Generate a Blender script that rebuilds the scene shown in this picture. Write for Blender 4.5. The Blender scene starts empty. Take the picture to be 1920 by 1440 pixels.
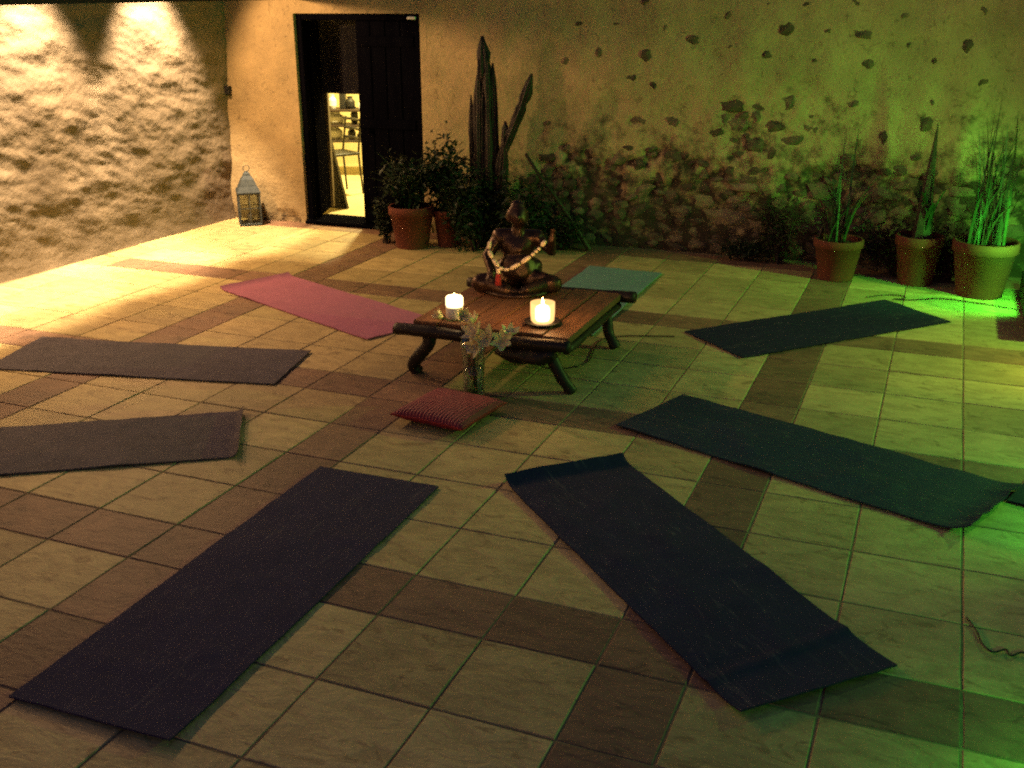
import bpy, bmesh, math, random
from mathutils import Vector, Matrix, noise, Quaternion

random.seed(7)
T = 0.406                      # one floor tile, metres
scene = bpy.context.scene
COL = scene.collection
R = math.radians

# ---------------------------------------------------------------- camera
cam_d = bpy.data.cameras.new('camera')
cam = bpy.data.objects.new('camera', cam_d)
COL.objects.link(cam)
cam_d.sensor_width = 36
cam_d.lens = 37.18
cam_d.clip_start = 0.05
cam_d.clip_end = 400
CAM = Vector((6.816 * T, -7.721 * T, 5.033 * T))
cam.location = CAM
cam.rotation_euler = (R(90 - 19.857), R(0.09), R(21.923))
scene.camera = cam

# ---------------------------------------------------------------- night sky
world = bpy.data.worlds.new('World')
scene.world = world
world.use_nodes = True
wn = world.node_tree
bg = wn.nodes['Background']
sky = wn.nodes.new('ShaderNodeTexSky')
sky.sky_type = 'NISHITA'
sky.sun_disc = False
sky.sun_elevation = R(2)
sky.sun_rotation = R(200)
tint = wn.nodes.new('ShaderNodeMix')
tint.data_type = 'RGBA'
tint.blend_type = 'MULTIPLY'
tint.inputs[0].default_value = 1.0
tint.inputs[7].default_value = (0.55, 0.52, 1.0, 1)   # late dusk, violet blue
wn.links.new(sky.outputs[0], tint.inputs[6])
wn.links.new(tint.outputs[2], bg.inputs[0])
bg.inputs[1].default_value = 0.13

# ---------------------------------------------------------------- exposure
vs = scene.view_settings
vs.view_transform = 'Standard'
vs.look = 'None'
vs.exposure = 0.0
vs.gamma = 1.0
vs.use_curve_mapping = False
scene.render.engine = 'CYCLES'
scene.cycles.max_bounces = 4
scene.cycles.diffuse_bounces = 2
scene.cycles.glossy_bounces = 2
scene.cycles.transparent_max_bounces = 8
scene.cycles.sample_clamp_indirect = 0.6
scene.cycles.caustics_reflective = False
scene.cycles.caustics_refractive = False
scene.cycles.use_denoising = False
scene.cycles.pixel_filter_type = 'BLACKMAN_HARRIS'
scene.cycles.filter_width = 2.1
scene.cycles.use_adaptive_sampling = True
scene.cycles.adaptive_threshold = 0.03

# ---------------------------------------------------------------- lamps (the place's own)
def lamp(name, kind, pos, color, power, radius=0.03, target=None, angle=60, blend=0.3):
    d = bpy.data.lights.new(name, kind)
    d.energy = power
    d.color = color
    d.shadow_soft_size = radius
    o = bpy.data.objects.new(name, d)
    COL.objects.link(o)
    o.location = Vector(pos) * T
    if target is not None:
        o.rotation_euler = (Vector(target) * T - o.location).to_track_quat('-Z', 'Y').to_euler()
    if kind == 'SPOT':
        d.spot_size = R(angle)
        d.spot_blend = blend
    return o

WARM = (1.0, 0.56, 0.255)
HOT = (1.0, 0.70, 0.43)
SPOT_V = (-1.3, 1.9, 5.0, 8.05, 11.3)
for sv in SPOT_V:
    lamp('downlight_beam', 'SPOT', (-8.30, sv, 6.40), HOT, 900, 0.12, (-9.5, sv + 0.15, 0), 62, 0.35)
    lamp('downlight_spill', 'SPOT', (-8.75, sv, 5.30), WARM, {11.3: 125, 8.05: 175, 5.0: 65}.get(sv, 40), 0.06, (-4.5, sv + 0.6, 2.2), 160, 0.35)
GREEN = (0.10, 1.0, 0.06)
YGREEN = (0.38, 1.0, 0.12)
lamp('led_green', 'SPOT', (8.55, 11.5, 1.15), GREEN, 70, 0.04, (7.6, 12.5, 0.6), 140, 0.7)
lamp('led_green_mid', 'SPOT', (9.4, 3.3, 1.1), GREEN, 22, 0.05, (7.3, 3.7, 0.0), 115, 0.8)
lamp('led_yellow', 'SPOT', (9.2, 8.4, 0.9), (1.0, 0.75, 0.12), 9, 0.05, (7.8, 8.4, 0.0), 120, 0.8)
lamp('led_green_near', 'SPOT', (8.55, -1.0, 0.7), GREEN, 9, 0.04, (7.5, -0.5, 0), 110, 0.6)
lamp('led_flood', 'SPOT', (11.8, 10.2, 3.6), YGREEN, 255, 0.06, (3.0, 9.0, 1.0), 140, 0.8)

# ---------------------------------------------------------------- material helpers
MATS = {}
def base_mat(name):
    m = bpy.data.materials.new(name)
    m.use_nodes = True
    nt = m.node_tree
    return m, nt, nt.nodes['Principled BSDF']

def mix_rgb(nt, fac, a, b, mode='MIX'):
    n = nt.nodes.new('ShaderNodeMix')
    n.data_type = 'RGBA'
    n.blend_type = mode
    for sock, val in ((n.inputs[0], fac), (n.inputs[6], a), (n.inputs[7], b)):
        if hasattr(val, 'is_output'):
            nt.links.new(val, sock)
        elif isinstance(val, (int, float)):
            sock.default_value = val
        else:
            sock.default_value = (*val, 1)
    return n.outputs[2]

def coords(nt, scale=(1, 1, 1), kind='pos', rot=(0, 0, 0)):
    if kind == 'pos':
        src = nt.nodes.new('ShaderNodeNewGeometry').outputs['Position']
    else:
        src = nt.nodes.new('ShaderNodeTexCoord').outputs['Object']
    mp = nt.nodes.new('ShaderNodeMapping')
    mp.inputs['Scale'].default_value = scale
    mp.inputs['Rotation'].default_value = rot
    nt.links.new(src, mp.inputs[0])
    return mp.outputs[0]

def noise_tex(nt, vec, scale, detail=4, rough=0.6, dist=0.0):
    n = nt.nodes.new('ShaderNodeTexNoise')
    n.inputs['Scale'].default_value = scale
    n.inputs['Detail'].default_value = min(detail, 3.0)
    n.inputs['Roughness'].default_value = rough
    n.inputs['Distortion'].default_value = dist
    nt.links.new(vec, n.inputs['Vector'])
    return n.outputs['Fac']

def ramp(nt, fac, lo, hi):
    n = nt.nodes.new('ShaderNodeMapRange')
    n.inputs[1].default_value = lo
    n.inputs[2].default_value = hi
    nt.links.new(fac, n.inputs[0])
    return n.outputs[0]

def bump(nt, bsdf, h, strength=0.4, dist=0.01, prev=None):
    b = nt.nodes.new('ShaderNodeBump')
    b.inputs['Strength'].default_value = strength
    b.inputs['Distance'].default_value = dist
    nt.links.new(h, b.inputs['Height'])
    if prev is not None:
        nt.links.new(prev, b.inputs['Normal'])
    nt.links.new(b.outputs[0], bsdf.inputs['Normal'])
    return b.outputs[0]

def mottled(name, c1, c2, scale=8, rough=0.7, bstr=0.3, bscale=60, stretch=(1, 1, 1), kind='pos', rand=0.0, metallic=0.0, spec=0.3, bdist=0.004):
    if name in MATS:
        return MATS[name]
    m, nt, bs = base_mat(name)
    v = coords(nt, stretch, kind)
    f = ramp(nt, noise_tex(nt, v, scale, 5, 0.65), 0.32, 0.68)
    col = mix_rgb(nt, f, c1, c2)
    if rand:
        oi = nt.nodes.new('ShaderNodeObjectInfo')
        mr = nt.nodes.new('ShaderNodeMapRange')
        mr.inputs[3].default_value = 1 - rand
        mr.inputs[4].default_value = 1 + rand
        nt.links.new(oi.outputs['Random'], mr.inputs[0])
        hs = nt.nodes.new('ShaderNodeHueSaturation')
        nt.links.new(mr.outputs[0], hs.inputs['Value'])
        nt.links.new(col, hs.inputs['Color'])
        col = hs.outputs[0]
    nt.links.new(col, bs.inputs['Base Color'])
    bs.inputs['Roughness'].default_value = rough
    bs.inputs['Metallic'].default_value = metallic
    bs.inputs['Specular IOR Level'].default_value = spec
    if bstr:
        bump(nt, bs, noise_tex(nt, v, bscale, 4, 0.6), bstr, bdist)
    MATS[name] = m
    return m

def tile_mat(name, c1, c2, c3):
    m, nt, bs = base_mat(name)
    v = coords(nt, (1, 1, 1))
    vstreak = coords(nt, (2.6, 5.5, 1), rot=(0, 0, 0.35))
    big = ramp(nt, noise_tex(nt, v, 2.3, 4, 0.6), 0.35, 0.65)
    st = ramp(nt, noise_tex(nt, vstreak, 2.6, 6, 0.68, 0.6), 0.36, 0.62)
    fine = noise_tex(nt, v, 70, 3, 0.7)
    col = mix_rgb(nt, big, c1, c2)
    stain = ramp(nt, noise_tex(nt, vstreak, 1.5, 5, 0.75, 1.6), 0.57, 0.66)
    col = mix_rgb(nt, st, mix_rgb(nt, 0.45, col, c3), col)
    col = mix_rgb(nt, stain, col, mix_rgb(nt, 0.75, col, c3))
    oi = nt.nodes.new('ShaderNodeObjectInfo')
    mr = nt.nodes.new('ShaderNodeMapRange')
    mr.inputs[3].default_value = 0.76
    mr.inputs[4].default_value = 1.14
    nt.links.new(oi.outputs['Random'], mr.inputs[0])
    hs = nt.nodes.new('ShaderNodeHueSaturation')
    nt.links.new(mr.outputs[0], hs.inputs['Value'])
    nt.links.new(col, hs.inputs['Color'])
    f2 = ramp(nt, fine, 0.3, 0.7)
    col = mix_rgb(nt, f2, mix_rgb(nt, 0.22, hs.outputs[0], (0.05, 0.035, 0.02)), hs.outputs[0])
    nt.links.new(col, bs.inputs['Base Color'])
    bs.inputs['Roughness'].default_value = 0.62
    bs.inputs['Specular IOR Level'].default_value = 0.3
    b1 = bump(nt, bs, st, 0.35, 0.005)
    bump(nt, bs, fine, 0.35, 0.003, b1)
    return m

M_TILE = tile_mat('sand_tile', (0.66, 0.51, 0.215), (0.56, 0.44, 0.19), (0.27, 0.19, 0.08))
M_BROWN = tile_mat('brown_tile', (0.33, 0.19, 0.105), (0.26, 0.155, 0.09), (0.11, 0.065, 0.04))
M_GROUT = mottled('grout', (0.17, 0.13, 0.068), (0.27, 0.205, 0.105), 12, 0.95)
M_WOOD_DARK = mottled('dark_wood', (0.016, 0.010, 0.007), (0.035, 0.021, 0.014), 9, 0.55, 0.5, 30, (1, 1, 0.15))
M_DOOR = mottled('door_paint', (0.0016, 0.0016, 0.003), (0.003, 0.003, 0.005), 9, 0.9, 0.2, 30, (1, 1, 0.15), spec=0.0)
M_WOOD_BLACK = mottled('black_wood', (0.010, 0.007, 0.006), (0.024, 0.015, 0.011), 9, 0.5, 0.5, 40)
M_PLANK = mottled('plank', (0.23, 0.105, 0.05), (0.12, 0.055, 0.028), 7, 0.5, 0.4, 40, (6, 0.7, 1), rand=0.18)
M_TERRA = mottled('terracotta', (0.135, 0.036, 0.021), (0.095, 0.029, 0.019), 9, 0.85, 0.25, 60, rand=0.1)
M_SOIL = mottled('soil', (0.02, 0.014, 0.01), (0.05, 0.035, 0.024), 30, 1.0, 0.8, 50)
M_LEAF_DK = mottled('leaf_dark', (0.012, 0.024, 0.010), (0.026, 0.042, 0.018), 14, 0.55, 0.1, 40)
M_LEAF = mottled('leaf_green', (0.022, 0.045, 0.017), (0.045, 0.075, 0.03), 14, 0.5, 0.1, 40)
M_LEAF_DRY = mottled('leaf_dry', (0.028, 0.022, 0.015), (0.05, 0.04, 0.024), 14, 0.7, 0.1, 40)
M_CACTUS = mottled('cactus_skin', (0.012, 0.010, 0.008), (0.028, 0.021, 0.014), 10, 0.6, 0.3, 50)
M_STONE_DK = mottled('dark_stone', (0.05, 0.04, 0.03), (0.17, 0.13, 0.075), 14, 0.95, 0.7, 45, rand=0.4)
M_STONE = mottled('rubble_stone', (0.125, 0.095, 0.058), (0.06, 0.047, 0.033), 12, 0.9, 0.6, 45, rand=0.35)
M_STONE_LT = mottled('pale_stone', (0.27, 0.21, 0.12), (0.16, 0.125, 0.075), 12, 0.9, 0.6, 45, rand=0.1)
M_BLACK = mottled('black_plastic', (0.008, 0.008, 0.009), (0.014, 0.014, 0.015), 20, 0.5, 0.1, 80)
M_LANTERN = mottled('lantern_metal', (0.03, 0.042, 0.045), (0.06, 0.075, 0.075), 16, 0.6, 0.2, 60, metallic=0.2)
M_BRONZE = mottled('bronze', (0.085, 0.045, 0.026), (0.016, 0.011, 0.010), 14, 0.40, 0.3, 40, kind='obj', metallic=0.7, spec=0.5)
M_BONE = mottled('bone_bead', (0.78, 0.66, 0.45), (0.62, 0.50, 0.33), 30, 0.35, 0.1, 80)
M_RED = mottled('red_thread', (0.30, 0.02, 0.02), (0.2, 0.015, 0.015), 30, 0.8)
M_PETAL = mottled('petal', (0.95, 0.87, 0.55), (0.92, 0.82, 0.46), 30, 0.6, 0.1, 60)
_nt = M_PETAL.node_tree
_tl = _nt.nodes.new('ShaderNodeBsdfTranslucent')
_tl.inputs[0].default_value = (0.95, 0.85, 0.5, 1)
_mx = _nt.nodes.new('ShaderNodeMixShader')
_mx.inputs[0].default_value = 0.3
_nt.links.new(_nt.nodes['Principled BSDF'].outputs[0], _mx.inputs[1])
_nt.links.new(_tl.outputs[0], _mx.inputs[2])
_nt.links.new(_mx.outputs[0], _nt.nodes['Material Output'].inputs[0])
M_STEM = mottled('stem', (0.07, 0.16, 0.05), (0.10, 0.2, 0.06), 20, 0.5)
M_WHITE = mottled('white_paint', (0.75, 0.74, 0.70), (0.68, 0.66, 0.6), 8, 0.5, 0.05)
M_ROOM = mottled('room_plaster', (0.72, 0.62, 0.34), (0.66, 0.55, 0.28), 5, 0.9, 0.2, 30)
M_ROOM_FLOOR = mottled('room_floor', (0.62, 0.52, 0.28), (0.55, 0.44, 0.22), 6, 0.7, 0.2, 30)
M_WAX = mottled('wax', (0.85, 0.8, 0.7), (0.8, 0.72, 0.6), 20, 0.5, 0.05)

def fabric(name, c1, c2, rough=0.9, weave=260):
    m, nt, bs = base_mat(name)
    v = coords(nt, (1, 1, 1), 'obj')
    f = ramp(nt, noise_tex(nt, v, 4, 5, 0.75, 1.5), 0.35, 0.65)
    fn = ramp(nt, noise_tex(nt, v, weave, 2, 0.7), 0.25, 0.75)
    col = mix_rgb(nt, f, c1, c2)
    scuff = ramp(nt, noise_tex(nt, coords(nt, (1.2, 7, 1), 'obj'), 3.5, 5, 0.8, 1.0), 0.58, 0.72)
    col = mix_rgb(nt, scuff, col, mix_rgb(nt, 0.12, col, (0.5, 0.45, 0.42)))
    col = mix_rgb(nt, fn, mix_rgb(nt, 0.35, col, (0.005, 0.005, 0.006)), col)
    nt.links.new(col, bs.inputs['Base Color'])
    bs.inputs['Roughness'].default_value = rough
    bs.inputs['Specular IOR Level'].default_value = 0.25
    bump(nt, bs, fn, 0.3, 0.002)
    return m

def glass(name, color=(0.93, 0.97, 0.94), rough=0.03, clear=0.9):
    """thin clear glass: mostly transparent with a fresnel gloss"""
    m, nt, bs = base_mat(name)
    nt.nodes.remove(bs)
    out = nt.nodes['Material Output']
    tr_ = nt.nodes.new('ShaderNodeBsdfTransparent')
    tr_.inputs[0].default_value = (*color, 1)
    gl = nt.nodes.new('ShaderNodeBsdfGlossy')
    gl.inputs['Roughness'].default_value = rough
    lw_ = nt.nodes.new('ShaderNodeLayerWeight')
    lw_.inputs[0].default_value = 0.25
    mx = nt.nodes.new('ShaderNodeMixShader')
    mr = nt.nodes.new('ShaderNodeMapRange')
    mr.inputs[3].default_value = 0.05
    mr.inputs[4].default_value = 0.75
    nt.links.new(lw_.outputs['Facing'], mr.inputs[0])
    nt.links.new(mr.outputs[0], mx.inputs[0])
    nt.links.new(tr_.outputs[0], mx.inputs[1])
    nt.links.new(gl.outputs[0], mx.inputs[2])
    nt.links.new(mx.outputs[0], out.inputs[0])
    return m

def emit(name, color, strength, base=(0.8, 0.7, 0.5)):
    m, nt, bs = base_mat(name)
    bs.inputs['Base Color'].default_value = (*base, 1)
    bs.inputs['Emission Color'].default_value = (*color, 1)
    bs.inputs['Emission Strength'].default_value = strength
    return m

M_GLASS = glass('vase_glass')
M_PANE = glass('lantern_glass', (0.8, 0.82, 0.76), 0.15)

def wall_mat(name, plaster1, plaster2, dirt, bs_scale=28, bstr=0.5):
    m, nt, bs = base_mat(name)
    v = coords(nt)
    f = ramp(nt, noise_tex(nt, v, 3.2, 6, 0.65), 0.3, 0.7)
    col = mix_rgb(nt, f, plaster1, plaster2)
    at = nt.nodes.new('ShaderNodeAttribute')
    at.attribute_name = 'exposed'
    n2 = noise_tex(nt, v, 9, 6, 0.7)
    add = nt.nodes.new('ShaderNodeMath')
    add.operation = 'ADD'
    nt.links.new(at.outputs['Fac'], add.inputs[0])
    sc = nt.nodes.new('ShaderNodeMath')
    sc.operation = 'MULTIPLY_ADD'
    sc.inputs[1].default_value = 1.5
    sc.inputs[2].default_value = -0.75
    nt.links.new(n2, sc.inputs[0])
    nt.links.new(sc.outputs[0], add.inputs[1])
    mask = ramp(nt, add.outputs[0], 0.30, 0.75)
    col = mix_rgb(nt, mask, col, dirt)
    spots = ramp(nt, noise_tex(nt, v, 13, 5, 0.8, 1.2), 0.58, 0.68)
    col = mix_rgb(nt, spots, col, mix_rgb(nt, 0.45, col, dirt))
    nt.links.new(col, bs.inputs['Base Color'])
    bs.inputs['Roughness'].default_value = 0.95
    bs.inputs['Specular IOR Level'].default_value = 0.15
    b1 = bump(nt, bs, noise_tex(nt, v, bs_scale, 6, 0.68), bstr, 0.02)
    bump(nt, bs, noise_tex(nt, v, 120, 3, 0.6), 0.3, 0.004, b1)
    return m

M_WALL = wall_mat('ochre_plaster', (0.45, 0.345, 0.175), (0.31, 0.24, 0.125), (0.045, 0.035, 0.024))
M_ROUGH = wall_mat('rough_plaster', (0.235, 0.188, 0.125), (0.165, 0.132, 0.088), (0.10, 0.08, 0.055), 22, 0.35)

# ---------------------------------------------------------------- mesh helpers
class MB:
    def __init__(self):
        self.v, self.f = [], []
    def add(self, vs_, fs_):
        o = len(self.v)
        self.v += [tuple(x) for x in vs_]
        self.f += [tuple(i + o for i in f) for f in fs_]
        return self
    def box(self, a, b, c=0.0):
        x0, y0, z0 = a
        x1, y1, z1 = b
        if c <= 0:
            return self.add([(x0, y0, z0), (x1, y0, z0), (x1, y1, z0), (x0, y1, z0), (x0, y0, z1), (x1, y0, z1), (x1, y1, z1), (x0, y1, z1)],
                            [(3, 2, 1, 0), (4, 5, 6, 7), (0, 1, 5, 4), (1, 2, 6, 5), (2, 3, 7, 6), (3, 0, 4, 7)])
        bm = bmesh.new()
        bmesh.ops.create_cube(bm, size=1)
        for v in bm.verts:
            v.co = Vector(((x0 + x1) / 2 + v.co.x * (x1 - x0), (y0 + y1) / 2 + v.co.y * (y1 - y0), (z0 + z1) / 2 + v.co.z * (z1 - z0)))
        bmesh.ops.bevel(bm, geom=bm.edges[:], offset=c, segments=1, affect='EDGES', profile=0.5)
        bm.verts.index_update()
        self.add([v.co[:] for v in bm.verts], [tuple(v.index for v in f.verts) for f in bm.faces])
        bm.free()
        return self
    def tube(self, path, radii, seg=10, cap=True, ribs=0, ribd=0.0, lump=0.0):
        path = [Vector(p) for p in path]
        n = len(path)
        if not hasattr(radii, '__len__'):
            radii = [radii] * n
        up = Vector((0.123, 0.31, 0.94)).normalized()
        rings = []
        t0 = (path[1] - path[0]).normalized()
        x = t0.cross(up)
        if x.length < 0.1:
            x = t0.cross(Vector((1, 0, 0)))
        x.normalize()
        for i in range(n):
            t = (path[min(i + 1, n - 1)] - path[max(i - 1, 0)]).normalized()
            x = (x - t * x.dot(t)).normalized()
            y = t.cross(x)
            ring = []
            for k in range(seg):
                a = 2 * math.pi * k / seg
                r = radii[i]
                if ribs:
                    r *= 1 + ribd * math.cos(ribs * a)
                if lump:
                    r *= 1 + lump * noise.noise(path[i] * 18 + Vector((math.cos(a), math.sin(a), 0)) * 1.3)
                ring.append(path[i] + (x * math.cos(a) + y * math.sin(a)) * r)
            rings.append(ring)
        vs_ = [v for r in rings for v in r]
        fs_ = []
        for i in range(n - 1):
            for k in range(seg):
                a, b = i * seg + k, i * seg + (k + 1) % seg
                fs_.append((a, b, b + seg, a + seg))
        if cap:
            fs_.append(tuple(range(seg - 1, -1, -1)))
            fs_.append(tuple(range((n - 1) * seg, n * seg)))
        return self.add(vs_, fs_)
    def lathe(self, prof, seg=28, c=(0, 0, 0), capb=False, capt=False):
        vs_, fs_ = [], []
        for r, z in prof:
            for k in range(seg):
                a = 2 * math.pi * k / seg
                vs_.append((c[0] + r * math.cos(a), c[1] + r * math.sin(a), c[2] + z))
        n = len(prof)
        for i in range(n - 1):
            for k in range(seg):
                a, b = i * seg + k, i * seg + (k + 1) % seg
                fs_.append((a, b, b + seg, a + seg))
        if capb:
            fs_.append(tuple(range(seg - 1, -1, -1)))
        if capt:
            fs_.append(tuple(range((n - 1) * seg, n * seg)))
        return self.add(vs_, fs_)
    def ball(self, c, r, sub=2, sc=(1, 1, 1), lump=0.0, seed=0.0):
        bm = bmesh.new()
        bmesh.ops.create_icosphere(bm, subdivisions=sub, radius=1)
        bm.verts.index_update()
        vs_ = []
        for v in bm.verts:
            k = 1 + lump * noise.noise(v.co * 1.7 + Vector((seed, seed * 2.3, 1.1)))
            vs_.append((c[0] + v.co.x * r * sc[0] * k, c[1] + v.co.y * r * sc[1] * k, c[2] + v.co.z * r * sc[2] * k))
        self.add(vs_, [tuple(v.index for v in f.verts) for f in bm.faces])
        bm.free()
        return self
    def mesh(self, name):
        me = bpy.data.meshes.new(name)
        me.from_pydata(self.v, [], self.f)
        me.update()
        return me
    def build(self, name, mat, parent=None, smooth=False, loc=None, rz=None):
        return obj(name, self.mesh(name), mat, parent, smooth, loc, rz)

def obj(name, me, mat, parent=None, smooth=False, loc=None, rz=None):
    o = bpy.data.objects.new(name, me)
    COL.objects.link(o)
    if mat is not None and len(me.materials) == 0:
        me.materials.append(mat)
    if smooth:
        me.shade_smooth()
    if parent is not None:
        o.parent = parent
    if loc is not None:
        o.location = loc
    if rz is not None:
        o.rotation_euler.z = rz
    return o

def tag(o, label=None, cat=None, group=None, kind=None):
    if label: o['label'] = label
    if cat: o['category'] = cat
    if group: o['group'] = group
    if kind: o['kind'] = kind
    return o

def thing(name, loc, label, cat, rz=0.0, group=None):
    o = bpy.data.objects.new(name, None)
    COL.objects.link(o)
    o.empty_display_size = 0.1
    o.location = loc
    o.rotation_euler.z = rz
    return tag(o, label, cat, group)

def W(u, v, z=0.0):
    return Vector((u * T, v * T, z * T))

# view test: which floor pieces the photograph can see
from mathutils import Euler
_cm = Euler(cam.rotation_euler, 'XYZ').to_matrix()
def seen(p, m=0.06):
    d = _cm.transposed() @ (Vector(p) - CAM)
    if d.z > -0.1:
        return False
    x, y = d.x / -d.z * 37.18 / 36, d.y / -d.z * 37.18 / 36
    return abs(x) < 0.5 + m and abs(y) < 0.375 + m

# ================================================================ FLOOR
BW = 0.733
PER = 4 + BW
floor = tag(MB().box((-14 * T, -14 * T, -0.20), (24 * T, 14.6 * T, -0.0034)).build('floor', M_GROUT), kind='structure')

def tile_mesh(name, w, h, mat, seed):
    rnd = random.Random(seed)
    g = 0.0038
    w, h = w / 2 - g, h / 2 - g
    c, t = 0.0035, 0.014
    lo = [(-w, -h), (w, -h), (w, h), (-w, h)]
    vs_ = [(x, y, -t) for x, y in lo]
    # slightly uneven rim: subdivide each edge
    n = 4
    rim = []
    for i in range(4):
        a, b = lo[i], lo[(i + 1) % 4]
        for k in range(n):
            f = k / n
            j = rnd.uniform(-0.0014, 0.0014)
            x, y = a[0] + (b[0] - a[0]) * f, a[1] + (b[1] - a[1]) * f
            rim.append((x + (j if i % 2 else 0), y + (0 if i % 2 else j)))
    k0 = len(vs_)
    vs_ += [(x, y, -c) for x, y in rim]
    vs_ += [(x * (1 - c / w), y * (1 - c / h), 0) for x, y in rim]
    m = len(rim)
    fs_ = [(k0 + i, k0 + (i + 1) % m, k0 + m + (i + 1) % m, k0 + m + i) for i in range(m)]
    fs_.append(tuple(range(k0 + m, k0 + 2 * m)))
    for i in range(4):
        a, b = i, (i + 1) % 4
        idx = [k0 + (i * n + k) % m for k in range(n + 1)]
        fs_.append((a, b) + tuple(reversed(idx)))
    me = bpy.data.meshes.new(name)
    me.from_pydata(vs_, [], fs_)
    me.materials.append(mat)
    me.update()
    return me

ME_TILE = [tile_mesh('tile', T, T, M_TILE, s) for s in range(5)]
ME_BU = [tile_mesh('border_tile', T, BW * T, M_BROWN, 20 + s) for s in range(3)]
ME_BV = [tile_mesh('border_tile', BW * T, T, M_BROWN, 30 + s) for s in range(3)]
ME_SV = [tile_mesh('tile', BW * T, T, M_TILE, 60 + s) for s in range(2)]
ME_SX = [tile_mesh('tile', BW * T, BW * T, M_TILE, 70 + s) for s in range(2)]
ME_BX = [tile_mesh('border_tile', BW * T, BW * T, M_BROWN, 40 + s) for s in range(2)]

def intervals(k0, k1, first_band):
    out = []
    for k in range(k0, k1):
        s = k * PER + first_band
        out.append((s, s + BW, True))
        for i in range(4):
            out.append((s + BW + i, s + BW + i + 1, False))
    return out
UI = intervals(-2, 3, 0.0)
VI = intervals(-3, 4, -BW)
far_tiles, far_brown = MB(), MB()
rt = random.Random(3)
nt_y = 0
for (u0, u1, ub) in UI:
    for (v0, v1, vb) in VI:
        if v0 > 13.9:
            continue
        c = W((u0 + u1) / 2, (v0 + v1) / 2)
        plain_edge = ub and u0 < -9
        if plain_edge: ms = ME_SX if vb else ME_SV
        elif ub and vb: ms = ME_BX
        elif ub: ms = ME_BV
        elif vb: ms = ME_BU
        else: ms = ME_TILE
        me = rt.choice(ms)
        if seen(c, 0.08):
            o = obj('border_tile' if (ub or vb) and not plain_edge else 'tile', me, None, floor, loc=c + Vector((0, 0, rt.uniform(-0.0012, 0.0008))))
            o.rotation_euler = (rt.uniform(-0.004, 0.004), rt.uniform(-0.004, 0.004), rt.uniform(-0.003, 0.003) + (math.pi if rt.random() < .5 else 0))
            nt_y += 1
        else:
            tgt = far_brown if (ub or vb) and not plain_edge else far_tiles
            tgt.add([(v.co + c)[:] for v in me.vertices], [tuple(p.vertices) for p in me.polygons])
tag(far_tiles.build('floor_tiles_beyond', M_TILE, floor), kind='stuff')
tag(far_brown.build('border_tiles_beyond', M_BROWN, floor), kind='stuff')

# ================================================================ LEFT WALL (rough plaster over rubble)
def fbm(p, o=4):
    return noise.fractal(p, 0.9, 2.1, o)

def grid_wall(name, us, zs, pos, mat, skip=None, exposed=None):
    vs_, fs_, ex = [], [], []
    nz = len(zs)
    for s in us:
        for z in zs:
            p, e = pos(s, z)
            vs_.append(p)
            ex.append(e)
    for i in range(len(us) - 1):
        for j in range(nz - 1):
            if skip and skip((us[i] + us[i + 1]) / 2, (zs[j] + zs[j + 1]) / 2):
                continue
            a = i * nz + j
            fs_.append((a, a + nz, a + nz + 1, a + 1))
    me = bpy.data.meshes.new(name)
    me.from_pydata(vs_, [], fs_)
    at = me.attributes.new('exposed', 'FLOAT', 'POINT')
    at.data.foreach_set('value', ex)
    me.update()
    me.shade_smooth()
    me.materials.append(mat)
    return me

def frange(a, b, st):
    n = max(1, int(round((b - a) / st)))
    return [a + (b - a) * i / n for i in range(n + 1)]

def left_u(v, z):
    return -9.60 + 0.035 * (v - 7) + 0.055 * z

def left_pos(v, z):
    q = Vector((v * 0.62, z * 0.9, 3.7))
    lumps = noise.noise(q * 1.3) * 0.075 + noise.noise(q * 2.7 + Vector((9, 2, 5))) * 0.05
    # torn trowel ridges that run slanting down to the right
    q2 = Vector((v * 0.8 - z * 0.3, z * 1.9 + v * 0.55, 1.3))
    rid = noise.ridged_multi_fractal(q2 * 1.25, 0.95, 2.1, 4, 1.0, 2.0) * 0.026
    fine = fbm(q2 * 3.4, 4) * 0.020 + fbm(q2 * 11, 3) * 0.006
    amp = min(1.0, 0.35 + z * 0.5) if z < 1.3 else 1.0
    foot = 0.05 * max(0, 1 - z / 0.5) ** 2
    d = (lumps + rid + fine) * 0.74 * amp + foot - 0.04
    e = 0.12 + 0.40 * noise.noise(q2 * 1.4)
    return (((left_u(v, z) + d) * T, v * T, z * T), max(0, e))

lw = thing('rough_wall', W(-9.6, 5, 0), 'rough lumpy plastered wall with two scallops of lamplight, left of the doorway', 'wall')
lm = grid_wall('wall_face', frange(-9, 4.0, 0.09) + frange(4.0, 14.35, 0.040)[1:], frange(-0.05, 7.2, 0.042), left_pos, M_ROUGH)
lo_ = obj('wall_face', lm, None, lw)
lo_.location = -lw.location
MB().box((-12.5 * T, -9 * T, -0.1), (-9.95 * T, 14.35 * T, 7.2 * T)).build('wall_core', M_ROUGH, lw, loc=-lw.location)

# ================================================================ BACK WALL
DU0, DU1, DZ = -7.29, -4.13, 4.80
def back_v(u):
    return 13.95 + 0.025 * (u + 9.3)

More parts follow.
